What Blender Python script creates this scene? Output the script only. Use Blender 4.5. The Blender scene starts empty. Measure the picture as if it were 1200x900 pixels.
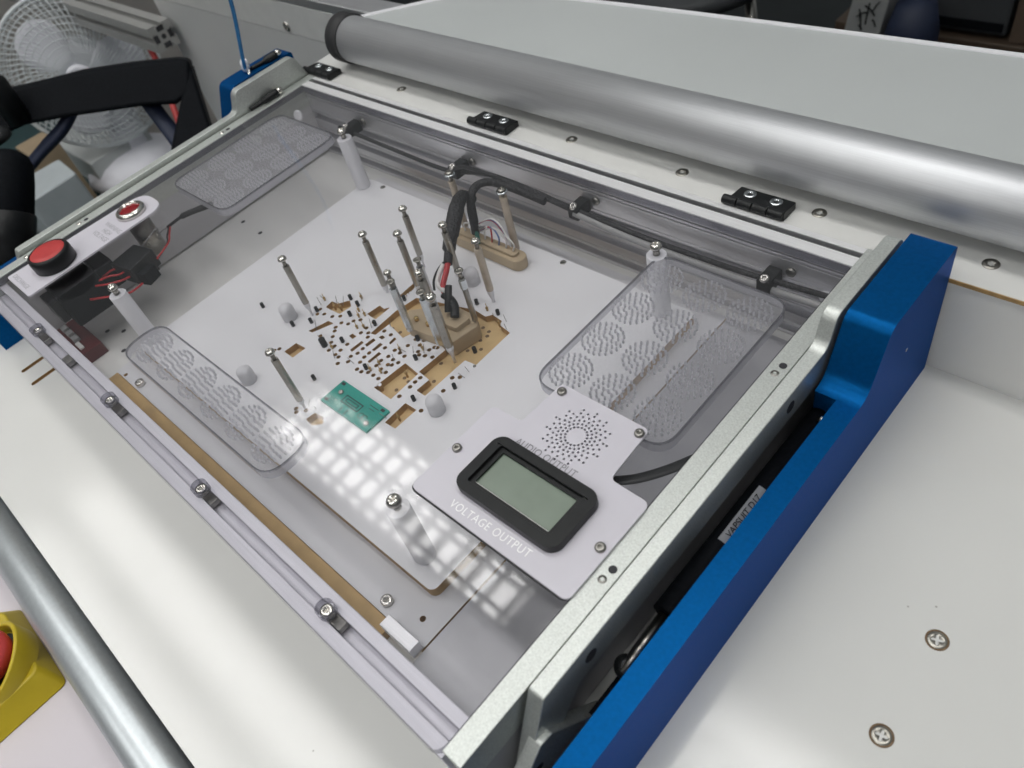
import bpy, bmesh, math, random
from mathutils import Vector, Matrix
random.seed(7)
SC = bpy.context.scene
COL = SC.collection
K = 0.001                      # everything below is in millimetres

# ------------------------------------------------------------------ camera
cd = bpy.data.cameras.new('camera'); cam = bpy.data.objects.new('camera', cd); COL.objects.link(cam)
RR = [(0.72054142, 0.66290126, -0.20342561), (0.40424853, -0.6399389, -0.6534993), (-0.56338547, 0.38863881, -0.72907934)]
M = Matrix(((RR[0][0], -RR[1][0], -RR[2][0], 736.1 * K),
            (RR[0][1], -RR[1][1], -RR[2][1], 0.0),
            (RR[0][2], -RR[1][2], -RR[2][2], 340.0 * K), (0, 0, 0, 1)))
cam.matrix_world = M
cd.sensor_width = 36.0; cd.lens = 27.24
cd.clip_start = 0.01; cd.clip_end = 60
cd.dof.use_dof = True; cd.dof.focus_distance = 0.52; cd.dof.aperture_fstop = 10.0
SC.camera = cam

# ------------------------------------------------------------------ world and exposure
W = bpy.data.worlds.new('World'); SC.world = W; W.use_nodes = True
nt = W.node_tree; nt.nodes.clear()
out = nt.nodes.new('ShaderNodeOutputWorld'); bg = nt.nodes.new('ShaderNodeBackground')
tc = nt.nodes.new('ShaderNodeTexCoord'); sx = nt.nodes.new('ShaderNodeSeparateXYZ'); rp = nt.nodes.new('ShaderNodeValToRGB')
rp.color_ramp.elements[0].position = 0.1; rp.color_ramp.elements[0].color = (0.08, 0.085, 0.09, 1)
rp.color_ramp.elements[1].position = 0.95; rp.color_ramp.elements[1].color = (0.5, 0.52, 0.52, 1)
nt.links.new(tc.outputs['Generated'], sx.inputs[0]); nt.links.new(sx.outputs['Z'], rp.inputs[0])
nt.links.new(rp.outputs[0], bg.inputs[0]); bg.inputs[1].default_value = 0.62
nt.links.new(bg.outputs[0], out.inputs[0])
SC.view_settings.view_transform = 'Standard'; SC.view_settings.look = 'None'
SC.view_settings.exposure = 0.0; SC.view_settings.gamma = 1.0
SC.cycles.transparent_max_bounces = 40; SC.cycles.max_bounces = 10; SC.cycles.transmission_bounces = 8
SC.cycles.glossy_bounces = 5; SC.cycles.diffuse_bounces = 4
SC.cycles.sample_clamp_indirect = 4.0

LAMP_STRENGTH = 12.5

# ------------------------------------------------------------------ materials
def mat(name, col, rough=0.5, metal=0.0, var=0.04, scale=40.0, bump=0.0, bscale=None, stretch=None, emit=0.0, rvar=0.0, spec=0.5, coat=0.0, trans=0.0):
    m = bpy.data.materials.new(name); m.use_nodes = True
    n = m.node_tree.nodes; l = m.node_tree.links; b = n['Principled BSDF']
    b.inputs['Roughness'].default_value = rough; b.inputs['Metallic'].default_value = metal
    b.inputs['Specular IOR Level'].default_value = spec
    b.inputs['Coat Weight'].default_value = coat; b.inputs['Coat Roughness'].default_value = 0.15
    if trans: b.inputs['Transmission Weight'].default_value = trans
    t = n.new('ShaderNodeTexCoord'); mp = n.new('ShaderNodeMapping'); l.new(t.outputs['Object'], mp.inputs[0])
    if stretch: mp.inputs['Scale'].default_value = stretch
    ns = n.new('ShaderNodeTexNoise'); ns.inputs['Scale'].default_value = scale; ns.inputs['Detail'].default_value = 5
    l.new(mp.outputs[0], ns.inputs['Vector'])
    cr = n.new('ShaderNodeValToRGB'); l.new(ns.outputs['Fac'], cr.inputs[0])
    cr.color_ramp.elements[0].position = 0.3; cr.color_ramp.elements[1].position = 0.7
    cr.color_ramp.elements[0].color = tuple(max(0, c * (1 - var)) for c in col) + (1,)
    cr.color_ramp.elements[1].color = tuple(min(1, c * (1 + var)) for c in col) + (1,)
    l.new(cr.outputs[0], b.inputs['Base Color'])
    if rvar:
        mr = n.new('ShaderNodeMapRange'); mr.inputs['To Min'].default_value = max(0.02, rough - rvar); mr.inputs['To Max'].default_value = rough + rvar
        l.new(ns.outputs['Fac'], mr.inputs[0]); l.new(mr.outputs[0], b.inputs['Roughness'])
    if bump:
        n2 = n.new('ShaderNodeTexNoise'); n2.inputs['Scale'].default_value = bscale or scale; n2.inputs['Detail'].default_value = 3
        l.new(mp.outputs[0], n2.inputs['Vector'])
        bp = n.new('ShaderNodeBump'); bp.inputs['Strength'].default_value = bump; bp.inputs['Distance'].default_value = 0.0003
        l.new(n2.outputs['Fac'], bp.inputs['Height']); l.new(bp.outputs[0], b.inputs['Normal'])
    if emit:
        b.inputs['Emission Color'].default_value = tuple(col) + (1,); b.inputs['Emission Strength'].default_value = emit
    return m

def laminate(name, col, rough):
    """white high-pressure laminate: fine pimpled texture, faint scuffs"""
    m = mat(name, col, rough, var=0.025, scale=9, rvar=0.05)
    n = m.node_tree.nodes; l = m.node_tree.links; b = n['Principled BSDF']
    t = n.new('ShaderNodeTexCoord'); v = n.new('ShaderNodeTexVoronoi'); v.inputs['Scale'].default_value = 950
    l.new(t.outputs['Object'], v.inputs['Vector'])
    bp = n.new('ShaderNodeBump'); bp.inputs['Strength'].default_value = 0.12; bp.inputs['Distance'].default_value = 0.00008
    l.new(v.outputs['Distance'], bp.inputs['Height']); l.new(bp.outputs[0], b.inputs['Normal'])
    # sparse dark specks of dirt
    s = n.new('ShaderNodeTexVoronoi'); s.inputs['Scale'].default_value = 38; l.new(t.outputs['Object'], s.inputs['Vector'])
    c2 = n.new('ShaderNodeValToRGB'); c2.color_ramp.elements[0].position = 0.012; c2.color_ramp.elements[1].position = 0.03
    c2.color_ramp.elements[0].color = (0.35, 0.33, 0.3, 1); c2.color_ramp.elements[1].color = (1, 1, 1, 1)
    l.new(s.outputs['Distance'], c2.inputs[0])
    src = b.inputs['Base Color'].links[0].from_socket
    mp2 = n.new('ShaderNodeMapping'); mp2.inputs['Scale'].default_value = (3, 60, 30); mp2.inputs['Rotation'].default_value = (0, 0, 0.5); l.new(t.outputs['Object'], mp2.inputs[0])
    sc = n.new('ShaderNodeTexNoise'); sc.inputs['Scale'].default_value = 9; sc.inputs['Detail'].default_value = 7; l.new(mp2.outputs[0], sc.inputs['Vector'])
    scr = n.new('ShaderNodeMapRange'); scr.inputs['From Min'].default_value = 0.62; scr.inputs['From Max'].default_value = 0.75
    scr.inputs['To Min'].default_value = 0.0; scr.inputs['To Max'].default_value = 0.16; l.new(sc.outputs['Fac'], scr.inputs[0])
    ad = n.new('ShaderNodeMath'); ad.operation = 'ADD'; l.new(scr.outputs[0], ad.inputs[0])
    rs = b.inputs['Roughness'].links[0].from_socket; l.new(rs, ad.inputs[1]); l.new(ad.outputs[0], b.inputs['Roughness'])
    mx = n.new('ShaderNodeMix'); mx.data_type = 'RGBA'; mx.blend_type = 'MULTIPLY'; mx.inputs['Factor'].default_value = 0.75
    l.new(src, mx.inputs[6]); l.new(c2.outputs[0], mx.inputs[7]); l.new(mx.outputs[2], b.inputs['Base Color'])
    return m

def clear(name, tint, rough=0.03, ior=1.49, milk=0.0, milkcol=(0.8, 0.8, 0.82), scratch=True):
    """clear plastic sheet: lets light straight through, mirrors by Fresnel, optional haze in the plastic"""
    m = bpy.data.materials.new(name); m.use_nodes = True
    n = m.node_tree.nodes; l = m.node_tree.links; n.clear()
    o = n.new('ShaderNodeOutputMaterial'); tr = n.new('ShaderNodeBsdfTransparent'); gl = n.new('ShaderNodeBsdfGlossy')
    fr = n.new('ShaderNodeFresnel'); ge = n.new('ShaderNodeNewGeometry'); im = n.new('ShaderNodeMapRange')
    im.inputs['To Min'].default_value = ior; im.inputs['To Max'].default_value = 1 / ior      # same mirror strength at both faces of the sheet
    l.new(ge.outputs['Backfacing'], im.inputs[0]); l.new(im.outputs[0], fr.inputs['IOR'])
    mx = n.new('ShaderNodeMixShader'); tr.inputs[0].default_value = tuple(tint) + (1,)
    gl.inputs['Roughness'].default_value = rough
    base = tr
    if milk:
        df = n.new('ShaderNodeBsdfDiffuse'); df.inputs[0].default_value = tuple(milkcol) + (1,)
        tl = n.new('ShaderNodeBsdfTranslucent'); tl.inputs[0].default_value = tuple(milkcol) + (1,)
        a = n.new('ShaderNodeMixShader'); a.inputs[0].default_value = 0.25; l.new(df.outputs[0], a.inputs[1]); l.new(tl.outputs[0], a.inputs[2])
        mm = n.new('ShaderNodeMixShader'); mm.inputs[0].default_value = milk
        l.new(tr.outputs[0], mm.inputs[1]); l.new(a.outputs[0], mm.inputs[2]); base = mm
    if scratch:
        t = n.new('ShaderNodeTexCoord'); ns = n.new('ShaderNodeTexNoise'); ns.inputs['Scale'].default_value = 14; ns.inputs['Detail'].default_value = 8
        l.new(t.outputs['Object'], ns.inputs['Vector'])
        mr = n.new('ShaderNodeMapRange'); mr.inputs['From Min'].default_value = 0.35; mr.inputs['From Max'].default_value = 0.75
        mr.inputs['To Min'].default_value = rough; mr.inputs['To Max'].default_value = rough + 0.045
        l.new(ns.outputs['Fac'], mr.inputs[0]); l.new(mr.outputs[0], gl.inputs['Roughness'])
        bp = n.new('ShaderNodeBump'); bp.inputs['Strength'].default_value = 0.12; bp.inputs['Distance'].default_value = 0.0006
        n3 = n.new('ShaderNodeTexNoise'); n3.inputs['Scale'].default_value = 30; l.new(t.outputs['Object'], n3.inputs['Vector'])
        l.new(n3.outputs['Fac'], bp.inputs['Height']); l.new(bp.outputs[0], gl.inputs['Normal'])
    l.new(fr.outputs[0], mx.inputs[0]); l.new(base.outputs[0], mx.inputs[1]); l.new(gl.outputs[0], mx.inputs[2])
    l.new(mx.outputs[0], o.inputs[0])
    return m

LAM = laminate('white_laminate', (0.71, 0.71, 0.69), 0.11)
LAMG = mat('painted_panel', (0.50, 0.525, 0.525), 0.38, var=0.03, scale=6, bump=0.05, bscale=900)
WALLW = mat('white_wall_sheet', (0.9, 0.89, 0.86), 0.4, var=0.02, scale=8)
PINKW = mat('white_apron', (0.62, 0.58, 0.62), 0.5, var=0.03, scale=6)
BLAST = mat('bead_blasted_aluminium', (0.60, 0.625, 0.60), 0.48, 0.85, var=0.13, scale=1000, bump=0.25, bscale=1500)
PROF = mat('extruded_aluminium', (0.78, 0.78, 0.80), 0.36, 0.9, var=0.05, scale=60, stretch=(0.4, 14, 14), bump=0.05, bscale=120)
STRIP = mat('lit_aluminium', (0.80, 0.80, 0.81), 0.45, 0.35, var=0.04, scale=60, stretch=(0.4, 14, 14))  # paler than the rail itself, lamp sheen put into the colour
RAIL = mat('anodised_rail', (0.74, 0.74, 0.76), 0.4, 0.85, var=0.05, scale=60, stretch=(0.4, 14, 14))
PROFV = mat('matt_anodised_profile', (0.66, 0.65, 0.70), 0.5, 0.55, var=0.05, scale=60, stretch=(0.4, 14, 14))
ROLL = mat('satin_roller_aluminium', (0.62, 0.63, 0.65), 0.5, 0.85, var=0.06, scale=60, stretch=(0.25, 25, 25), rvar=0.04, bump=0.06, bscale=60)
TUBE = mat('satin_grey_tube', (0.55, 0.59, 0.61), 0.42, 0.75, var=0.04, scale=300)
BLUE = mat('blue_anodised', (0.002, 0.074, 0.235), 0.41, 0.6, spec=0.2, var=0.09, scale=420, rvar=0.05, bump=0.15, bscale=1300)
BLUE.node_tree.nodes['Principled BSDF'].inputs['Specular Tint'].default_value = (0.12, 0.38, 1.0, 1)
STEEL = mat('stainless_steel', (0.68, 0.66, 0.62), 0.2, 1.0, var=0.08, scale=200, rvar=0.06)
ZINC = mat('zinc_plate', (0.62, 0.66, 0.68), 0.24, 1.0, var=0.1, scale=150)
NICKEL = mat('hex_standoff_metal', (0.36, 0.345, 0.31), 0.3, 0.95, var=0.1, scale=150, rvar=0.08)
BRONZ = mat('tan_peek_rod', (0.58, 0.50, 0.40), 0.42, 0.15, var=0.12, scale=120)
DARKST = mat('dark_screw_steel', (0.30, 0.29, 0.27), 0.3, 1.0, var=0.12, scale=150)
PIN = mat('gold_probe', (0.55, 0.38, 0.16), 0.35, 0.9, var=0.1, scale=200)
BLACK = mat('black_plastic', (0.010, 0.011, 0.012), 0.4, spec=0.3, var=0.2, scale=120, bump=0.08, bscale=900)
RUBBER = mat('black_rubber', (0.02, 0.02, 0.022), 0.6, var=0.2, scale=80)
SATBLACK = mat('black_powder_coat', (0.006, 0.007, 0.009), 0.6, spec=0.06, var=0.2, scale=300, bump=0.1, bscale=900)
WHITEP = mat('white_plate_paint', (0.62, 0.60, 0.66), 0.36, var=0.02, scale=30)
FIXW = mat('white_fixture_laminate', (0.79, 0.79, 0.805), 0.42, var=0.04, scale=11, rvar=0.1)
CASG = mat('grey_fixture_laminate', (0.60, 0.60, 0.62), 0.42, var=0.04, scale=14)
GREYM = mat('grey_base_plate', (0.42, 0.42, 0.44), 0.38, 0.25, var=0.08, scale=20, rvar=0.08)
BROWN = mat('phenolic_edge', (0.42, 0.26, 0.10), 0.55, var=0.2, scale=180)
TAN = mat('phenolic_floor', (0.60, 0.43, 0.21), 0.5, var=0.07, scale=90)
LEDG = mat('phenolic_ledge_face', (0.42, 0.28, 0.12), 0.5, var=0.12, scale=70)
HOLE = mat('drilled_hole', (0.17, 0.11, 0.06), 0.7, var=0.2, scale=200)
DKHOLE = mat('dark_hole', (0.03, 0.03, 0.035), 0.7)
NYLON = mat('white_nylon', (0.80, 0.80, 0.83), 0.42, var=0.02, scale=60)
NYLON.node_tree.nodes['Principled BSDF'].inputs['Subsurface Weight'].default_value = 0.35
NYLON.node_tree.nodes['Principled BSDF'].inputs['Subsurface Radius'].default_value = (0.004, 0.004, 0.004)
RUBW = mat('white_silicone', (0.70, 0.70, 0.72), 0.5, var=0.03, scale=60)
GREEN = mat('green_solder_mask', (0.006, 0.30, 0.24), 0.35, var=0.05, scale=200)
GREEND = mat('green_copper_track', (0.002, 0.06, 0.055), 0.35)
BLOCK = mat('tan_block', (0.47, 0.37, 0.24), 0.55, var=0.06, scale=60)
BRASS = mat('brass', (0.7, 0.5, 0.22), 0.25, 1.0, var=0.1)
RED = mat('red_button', (0.46, 0.04, 0.04), 0.42, var=0.06, scale=60)
DKRED = mat('dark_red_lens', (0.22, 0.006, 0.01), 0.25, var=0.1)
REDW = mat('red_wire', (0.45, 0.02, 0.025), 0.4)
WHW = mat('white_wire', (0.75, 0.74, 0.72), 0.45)
GRNW = mat('green_wire', (0.03, 0.16, 0.12), 0.45)
BLUW = mat('blue_wire', (0.10, 0.16, 0.36), 0.45)
GRYW = mat('grey_tie', (0.33, 0.33, 0.33), 0.5)
YEL = mat('yellow_housing', (0.50, 0.38, 0.018), 0.42, var=0.06, scale=40)
LCDG = mat('lcd_glass', (0.19, 0.235, 0.19), 0.28, var=0.06, scale=60)
TEXTW = mat('engraved_white', (0.95, 0.95, 0.95), 0.35, 0.2)
TEXTG = mat('engraved_grey', (0.24, 0.235, 0.26), 0.4, 0.2)
LABEL = mat('grey_foil_label', (0.26, 0.27, 0.29), 0.4, var=0.04)
WALLG = mat('grey_sheet_metal', (0.76, 0.77, 0.77), 0.5, 0.1, var=0.03, scale=5)
WALLB = mat('beige_wall', (0.40, 0.38, 0.36), 0.7, var=0.04, scale=3)
FANW = mat('white_fan_plastic', (0.82, 0.82, 0.88), 0.4, var=0.02)
FANC = mat('pale_cage_wire', (0.76, 0.80, 0.82), 0.4, var=0.04)
TEAL = mat('teal_bench_top', (0.02, 0.055, 0.06), 0.5, var=0.1, scale=8)
CARD = mat('cardboard', (0.30, 0.23, 0.15), 0.8, var=0.08)
FROST = mat('frosted_box', (0.42, 0.46, 0.48), 0.5, var=0.05)
NAVY = mat('navy_cloth', (0.012, 0.02, 0.05), 0.6)
DARKF = mat('dark_floor', (0.025, 0.03, 0.032), 0.9, var=0.2, scale=4)
CORD = mat('blue_cord', (0.02, 0.19, 0.46), 0.5)
GREYB = mat('grey_case', (0.06, 0.065, 0.07), 0.5, var=0.06, scale=8)
HOUSE = mat('luminaire_white', (0.74, 0.74, 0.72), 0.5)
BRAID = mat('black_braid', (0.018, 0.018, 0.02), 0.55)
_n = BRAID.node_tree.nodes; _l = BRAID.node_tree.links
_w = _n.new('ShaderNodeTexVoronoi'); _w.inputs['Scale'].default_value = 520
_t = _n.new('ShaderNodeTexCoord'); _l.new(_t.outputs['Object'], _w.inputs['Vector'])
_b = _n.new('ShaderNodeBump'); _b.inputs['Strength'].default_value = 1.0; _b.inputs['Distance'].default_value = 0.0008
_l.new(_w.outputs['Distance'], _b.inputs['Height']); _l.new(_b.outputs[0], _n['Principled BSDF'].inputs['Normal'])
ACR = clear('clear_acrylic', (0.965, 0.963, 0.97), 0.028)
ACRE = clear('acrylic_cut_edge', (0.52, 0.52, 0.56), 0.12, milk=0.25, milkcol=(0.45, 0.45, 0.50), scratch=False)
LPAN = clear('clear_light_plate', (0.985, 0.985, 0.99), 0.1, milk=0.11, milkcol=(0.95, 0.95, 0.97), scratch=False)
LEDGE = clear('light_plate_edge', (0.74, 0.74, 0.78), 0.2, milk=0.5, milkcol=(0.82, 0.82, 0.86), scratch=False)
LRIM = clear('hole_rim', (0.60, 0.60, 0.63), 0.2, milk=0.1, milkcol=(0.4, 0.4, 0.42), scratch=False)
LBOT = clear('drilled_hole_floor', (0.9, 0.9, 0.92), 0.3, milk=0.8, milkcol=(0.86, 0.86, 0.90), scratch=False)
LHOLE = clear('drilled_hole_wall', (0.86, 0.86, 0.88), 0.3, milk=0.72, milkcol=(0.88, 0.88, 0.92), scratch=False)

# ------------------------------------------------------------------ mesh builder
class MB:
    def __init__(s): s.v = []; s.f = []; s.m = []; s.sm = []
    def add(s, v, f, mi=0, smooth=False):
        o = len(s.v); s.v += [tuple(p) for p in v]
        for q in f: s.f.append(tuple(i + o for i in q)); s.m.append(mi); s.sm.append(smooth)
        return s
    def box(s, x0, x1, y0, y1, z0, z1, mi=0):
        v = [(x, y, z) for z in (z0, z1) for y in (y0, y1) for x in (x0, x1)]
        return s.add(v, [(0, 2, 3, 1), (4, 5, 7, 6), (0, 1, 5, 4), (2, 6, 7, 3), (0, 4, 6, 2), (1, 3, 7, 5)], mi)
    def prism(s, poly, a0, a1, axis='x', mi=0, cap=None, smooth=False):
        """closed polygon of pairs swept along an axis: x -> (y,z), y -> (x,z), z -> (x,y)"""
        n = len(poly); cap = mi if cap is None else cap
        def P(p, a): return (a, p[0], p[1]) if axis == 'x' else ((p[0], a, p[1]) if axis == 'y' else (p[0], p[1], a))
        v = [P(p, a0) for p in poly] + [P(p, a1) for p in poly]
        s.add(v, [(i, (i + 1) % n, n + (i + 1) % n, n + i) for i in range(n)], mi, smooth)
        s.add(v, [tuple(range(n - 1, -1, -1)), tuple(range(n, 2 * n))], cap)
        return s
    def lathe(s, rings, c=(0, 0, 0), seg=24, mi=0, d=(0, 0, 1), smooth=True, cap0=True, cap1=True):
        """rings: (radius, height[, amp, lobes]); axis d through c"""
        d = Vector(d).normalized(); q = Vector((0, 0, 1)).rotation_difference(d); v = []; f = []
        for r in rings:
            R, z = r[0], r[1]; amp, lob = (r[2], r[3]) if len(r) > 2 else (0, 1)
            for k in range(seg):
                a = 2 * math.pi * k / seg; rr = R * (1 + amp * math.cos(lob * a))
                p = q @ Vector((rr * math.cos(a), rr * math.sin(a), z)); v.append((p.x + c[0], p.y + c[1], p.z + c[2]))
        for i in range(len(rings) - 1):
            for k in range(seg):
                f.append((i * seg + k, i * seg + (k + 1) % seg, (i + 1) * seg + (k + 1) % seg, (i + 1) * seg + k))
        s.add(v, f, mi, smooth)
        if cap0: s.add(v[:seg], [tuple(range(seg - 1, -1, -1))], mi)
        if cap1: s.add(v[-seg:], [tuple(range(seg))], mi)
        return s
    def cyl(s, p0, p1, r, r1=None, seg=16, mi=0, smooth=True):
        p0 = Vector(p0); d = Vector(p1) - p0
        return s.lathe([(r, 0), (r if r1 is None else r1, d.length)], p0, seg, mi, d, smooth)
    def tube(s, pts, r, seg=10, mi=0, sub=6, sy=1.0, closed=False):
        P = spline(pts, sub) if sub > 1 else [Vector(p) for p in pts]
        n = len(P); v = []; f = []; up = Vector((0, 0, 1))
        N = None
        for i in range(n):
            t = (P[min(i + 1, n - 1)] - P[max(i - 1, 0)]).normalized()
            if N is None:
                N = up.cross(t)
                if N.length < 0.05: N = Vector((1, 0, 0)).cross(t)
            N = (N - t * N.dot(t)).normalized(); B = t.cross(N)
            rr = r[min(int(i / max(1, sub)), len(r) - 1)] if isinstance(r, (list, tuple)) else r
            for k in range(seg):
                a = 2 * math.pi * k / seg
                v.append(P[i] + N * rr * math.cos(a) + B * rr * sy * math.sin(a))
        for i in range(n - 1):
            for k in range(seg): f.append((i * seg + k, i * seg + (k + 1) % seg, (i + 1) * seg + (k + 1) % seg, (i + 1) * seg + k))
        s.add(v, f, mi, True)
        s.add(v[:seg], [tuple(range(seg - 1, -1, -1))], mi); s.add(v[-seg:], [tuple(range(seg))], mi)
        return s
    def mesh(s, name, mats):
        me = bpy.data.meshes.new(name)
        me.from_pydata([(x * K, y * K, z * K) for x, y, z in s.v], [], s.f)
        for m in mats: me.materials.append(m)
        me.polygons.foreach_set('material_index', s.m); me.polygons.foreach_set('use_smooth', s.sm)
        bm = bmesh.new(); bm.from_mesh(me); bmesh.ops.remove_doubles(bm, verts=bm.verts, dist=1e-6)
        bmesh.ops.recalc_face_normals(bm, faces=bm.faces); bm.to_mesh(me); bm.free(); me.update()
        return me
    def build(s, name, mats, parent=None, bev=0.0, seg=2):
        if not isinstance(mats, (list, tuple)): mats = [mats]
        o = bpy.data.objects.new(name, s.mesh(name, mats)); COL.objects.link(o)
        if parent: put(o, parent)
        if bev: bevel(o, bev, seg)
        return o

def spline(pts, sub):
    P = [Vector(p) for p in pts]; o = []
    for i in range(len(P) - 1):
        a, b, c, d = P[max(i - 1, 0)], P[i], P[i + 1], P[min(i + 2, len(P) - 1)]
        for k in range(sub):
            t = k / sub
            o.append(0.5 * ((2 * b) + (c - a) * t + (2 * a - 5 * b + 4 * c - d) * t * t + (3 * b - a - 3 * c + d) * t ** 3))
    o.append(P[-1]); return o

def bevel(o, w, seg=2):
    m = o.modifiers.new('bevel', 'BEVEL'); m.width = w * K; m.segments = seg; m.limit_method = 'ANGLE'; m.angle_limit = math.radians(38)
    m.harden_normals = True
    for p in o.data.polygons: p.use_smooth = True
    return o

def put(o, parent):
    """parent keeping the world place (parents here are only moved, never turned, unless they are copied)"""
    w = Vector((0, 0, 0)); p = parent
    while p: w += Vector(p.location); p = p.parent
    o.parent = parent; o.location = Vector(o.location) - w
    return o

def tag(o, label=None, cat=None, group=None, kind=None):
    if label: o['label'] = label
    if cat: o['category'] = cat
    if group: o['group'] = group
    if kind: o['kind'] = kind
    return o

def thing(name, label, cat, loc=(0, 0, 0), group=None):
    o = bpy.data.objects.new(name, None); COL.objects.link(o); o.location = Vector(loc) * K; o.empty_display_size = 0.01
    return tag(o, label, cat, group)

def inst(name, me, loc, parent=None, rz=0.0, sc=1.0, mat4=None):
    """a copy that shares mesh data; loc in mm world"""
    o = bpy.data.objects.new(name, me); COL.objects.link(o); o.location = Vector(loc) * K; o.rotation_euler.z = rz; o.scale = (sc, sc, sc)
    if parent: put(o, parent)
    return o

def rrect(x0, x1, y0, y1, r, n=6):
    o = []
    for cx, cy, a0 in ((x1 - r, y1 - r, 0), (x0 + r, y1 - r, 90), (x0 + r, y0 + r, 180), (x1 - r, y0 + r, 270)):
        for k in range(n + 1):
            a = math.radians(a0 + 90 * k / n); o.append((cx + r * math.cos(a), cy + r * math.sin(a)))
    return o
def rpoly(pts, r, n=5):
    """round the corners of a polygon, r a number or one per corner"""
    o = []; N = len(pts)
    for i in range(N):
        rr = r[i] if isinstance(r, (list, tuple)) else r
        p = Vector(pts[i]); a = Vector(pts[i - 1]) - p; b = Vector(pts[(i + 1) % N]) - p
        if rr <= 0: o.append(tuple(p)); continue
        la, lb = a.length, b.length; a.normalize(); b.normalize()
        h = max(-1, min(1, a.dot(b))); ang = math.acos(h)
        d = min(rr / max(math.tan(ang / 2), 1e-3), la * 0.48, lb * 0.48)
        s_, e_ = p + a * d, p + b * d
        for k in range(n + 1):
            t = k / n; o.append(tuple((1 - t) ** 2 * s_ + 2 * t * (1 - t) * p + t * t * e_))
    return o
def circ(x, y, r, n=12): return [(x + r * math.cos(2 * math.pi * k / n), y + r * math.sin(2 * math.pi * k / n)) for k in range(n)]

def plate(name, loops, z0, z1, mats, parent=None, bev=0.0):
    """flat plate with real through-holes: loops[0] is the outline, the rest holes; mats = (faces, cut edges)"""
    cu = bpy.data.curves.new(name, 'CURVE'); cu.dimensions = '2D'; cu.fill_mode = 'BOTH'; cu.extrude = (z1 - z0) / 2 * K
    for lp in loops:
        sp = cu.splines.new('POLY'); sp.points.add(len(lp) - 1); sp.use_cyclic_u = True
        for p, q in zip(sp.points, lp): p.co = (q[0] * K, q[1] * K, 0, 1)
    t = bpy.data.objects.new('tmp', cu); COL.objects.link(t)
    dg = bpy.context.evaluated_depsgraph_get(); me = bpy.data.meshes.new_from_object(t.evaluated_get(dg), depsgraph=dg)
    bpy.data.objects.remove(t); bpy.data.curves.remove(cu); me.name = name
    bm = bmesh.new(); bm.from_mesh(me); bmesh.ops.remove_doubles(bm, verts=bm.verts, dist=1e-7)
    bmesh.ops.translate(bm, verts=bm.verts, vec=(0, 0, (z0 + z1) / 2 * K))
    bmesh.ops.recalc_face_normals(bm, faces=bm.faces); bm.to_mesh(me); bm.free()
    me.materials.clear()
    for m in mats: me.materials.append(m)
    for p in me.polygons:
        p.material_index = (1 if abs(p.normal.z) < 0.5 else 0) if len(mats) > 1 else 0; p.use_smooth = False
    o = bpy.data.objects.new(name, me); COL.objects.link(o)
    if parent: put(o, parent)
    if bev: bevel(o, bev, 2)
    return o

def text(name, body, x, y, z, size, rz, m, parent, ex=0.06, sp=1.0, xs=1.0, off=0.0, align='LEFT', rx=0.0, mat4=None):
    cu = bpy.data.curves.new(name, 'FONT'); cu.body = body; cu.size = size * K; cu.extrude = ex * K; cu.space_character = sp
    cu.align_x = align; cu.offset = off * K; cu.resolution_u = 4; cu.space_line = 0.95
    t = bpy.data.objects.new('tmp', cu); COL.objects.link(t)
    dg = bpy.context.evaluated_depsgraph_get(); me = bpy.data.meshes.new_from_object(t.evaluated_get(dg), depsgraph=dg)
    bpy.data.objects.remove(t); bpy.data.curves.remove(cu); me.materials.clear(); me.materials.append(m); me.name = name
    T = mat4 if mat4 is not None else (Matrix.Translation((x * K, y * K, z * K)) @ Matrix.Rotation(rz, 4, 'Z') @ Matrix.Rotation(rx, 4, 'X') @ Matrix.Diagonal((xs, 1, 1, 1)))
    me.transform(T)
    o = bpy.data.objects.new(name, me); COL.objects.link(o)
    if parent: put(o, parent)
    return o

# shared screw meshes (origin on the surface the head sits on)
def head(rings, mats=STEEL, seg=24): return MB().lathe(rings, seg=seg).mesh('screw', [mats])
PAN = MB().lathe([(3.5, 0), (3.5, 0.9), (3.1, 1.9), (2.4, 2.5), (1.55, 2.7), (1.5, 2.7, .22, 6), (1.35, 0.9, .22, 6)], seg=24).mesh('screw', [STEEL])
PAND = MB().lathe([(3.5, 0), (3.5, 0.9), (3.1, 1.7), (2.5, 2.2), (1.6, 2.3), (1.5, 2.3, .22, 6), (1.35, 0.6, .22, 6)], seg=24).mesh('screw', [DARKST])
PANX = MB().lathe([(3.6, 0), (3.6, 0.8), (3.1, 2.0), (2.3, 2.7), (1.9, 2.8), (1.5, 2.8, .45, 4), (1.0, 1.0, .45, 4)], seg=32).mesh('screw', [STEEL])
CSK = MB().lathe([(4.9, 0.02), (4.6, 0.5), (2.6, 0.55), (2.1, 0.55, .2, 6), (1.9, -2.0, .2, 6)], seg=24, cap0=False).mesh('screw', [NICKEL])
CSKX = MB().lathe([(4.9, 0.02), (4.5, 0.55), (3.4, 0.6), (2.3, 0.6, .5, 4), (1.2, -1.8, .5, 4)], seg=32, cap0=False).mesh('screw', [NICKEL])
RING = MB().lathe([(5.7, 0.0), (5.7, 0.25), (4.7, 0.25), (4.6, 0.0)], seg=28, cap0=False, cap1=False).mesh('countersink', [HOLE])
SOCK = MB().lathe([(3.6, 0), (3.6, 3.2), (3.3, 3.6), (2.0, 3.6), (1.8, 3.6, .06, 6), (1.7, 1.2, .06, 6)], seg=24).mesh('screw', [STEEL])
SOCKD = MB().lathe([(3.6, 0), (3.7, 1.4), (3.3, 2.4), (2.5, 2.7), (1.7, 2.6), (1.5, 2.6, .06, 6), (1.4, 0.8, .06, 6)], seg=24).mesh('screw', [DARKST])
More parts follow.
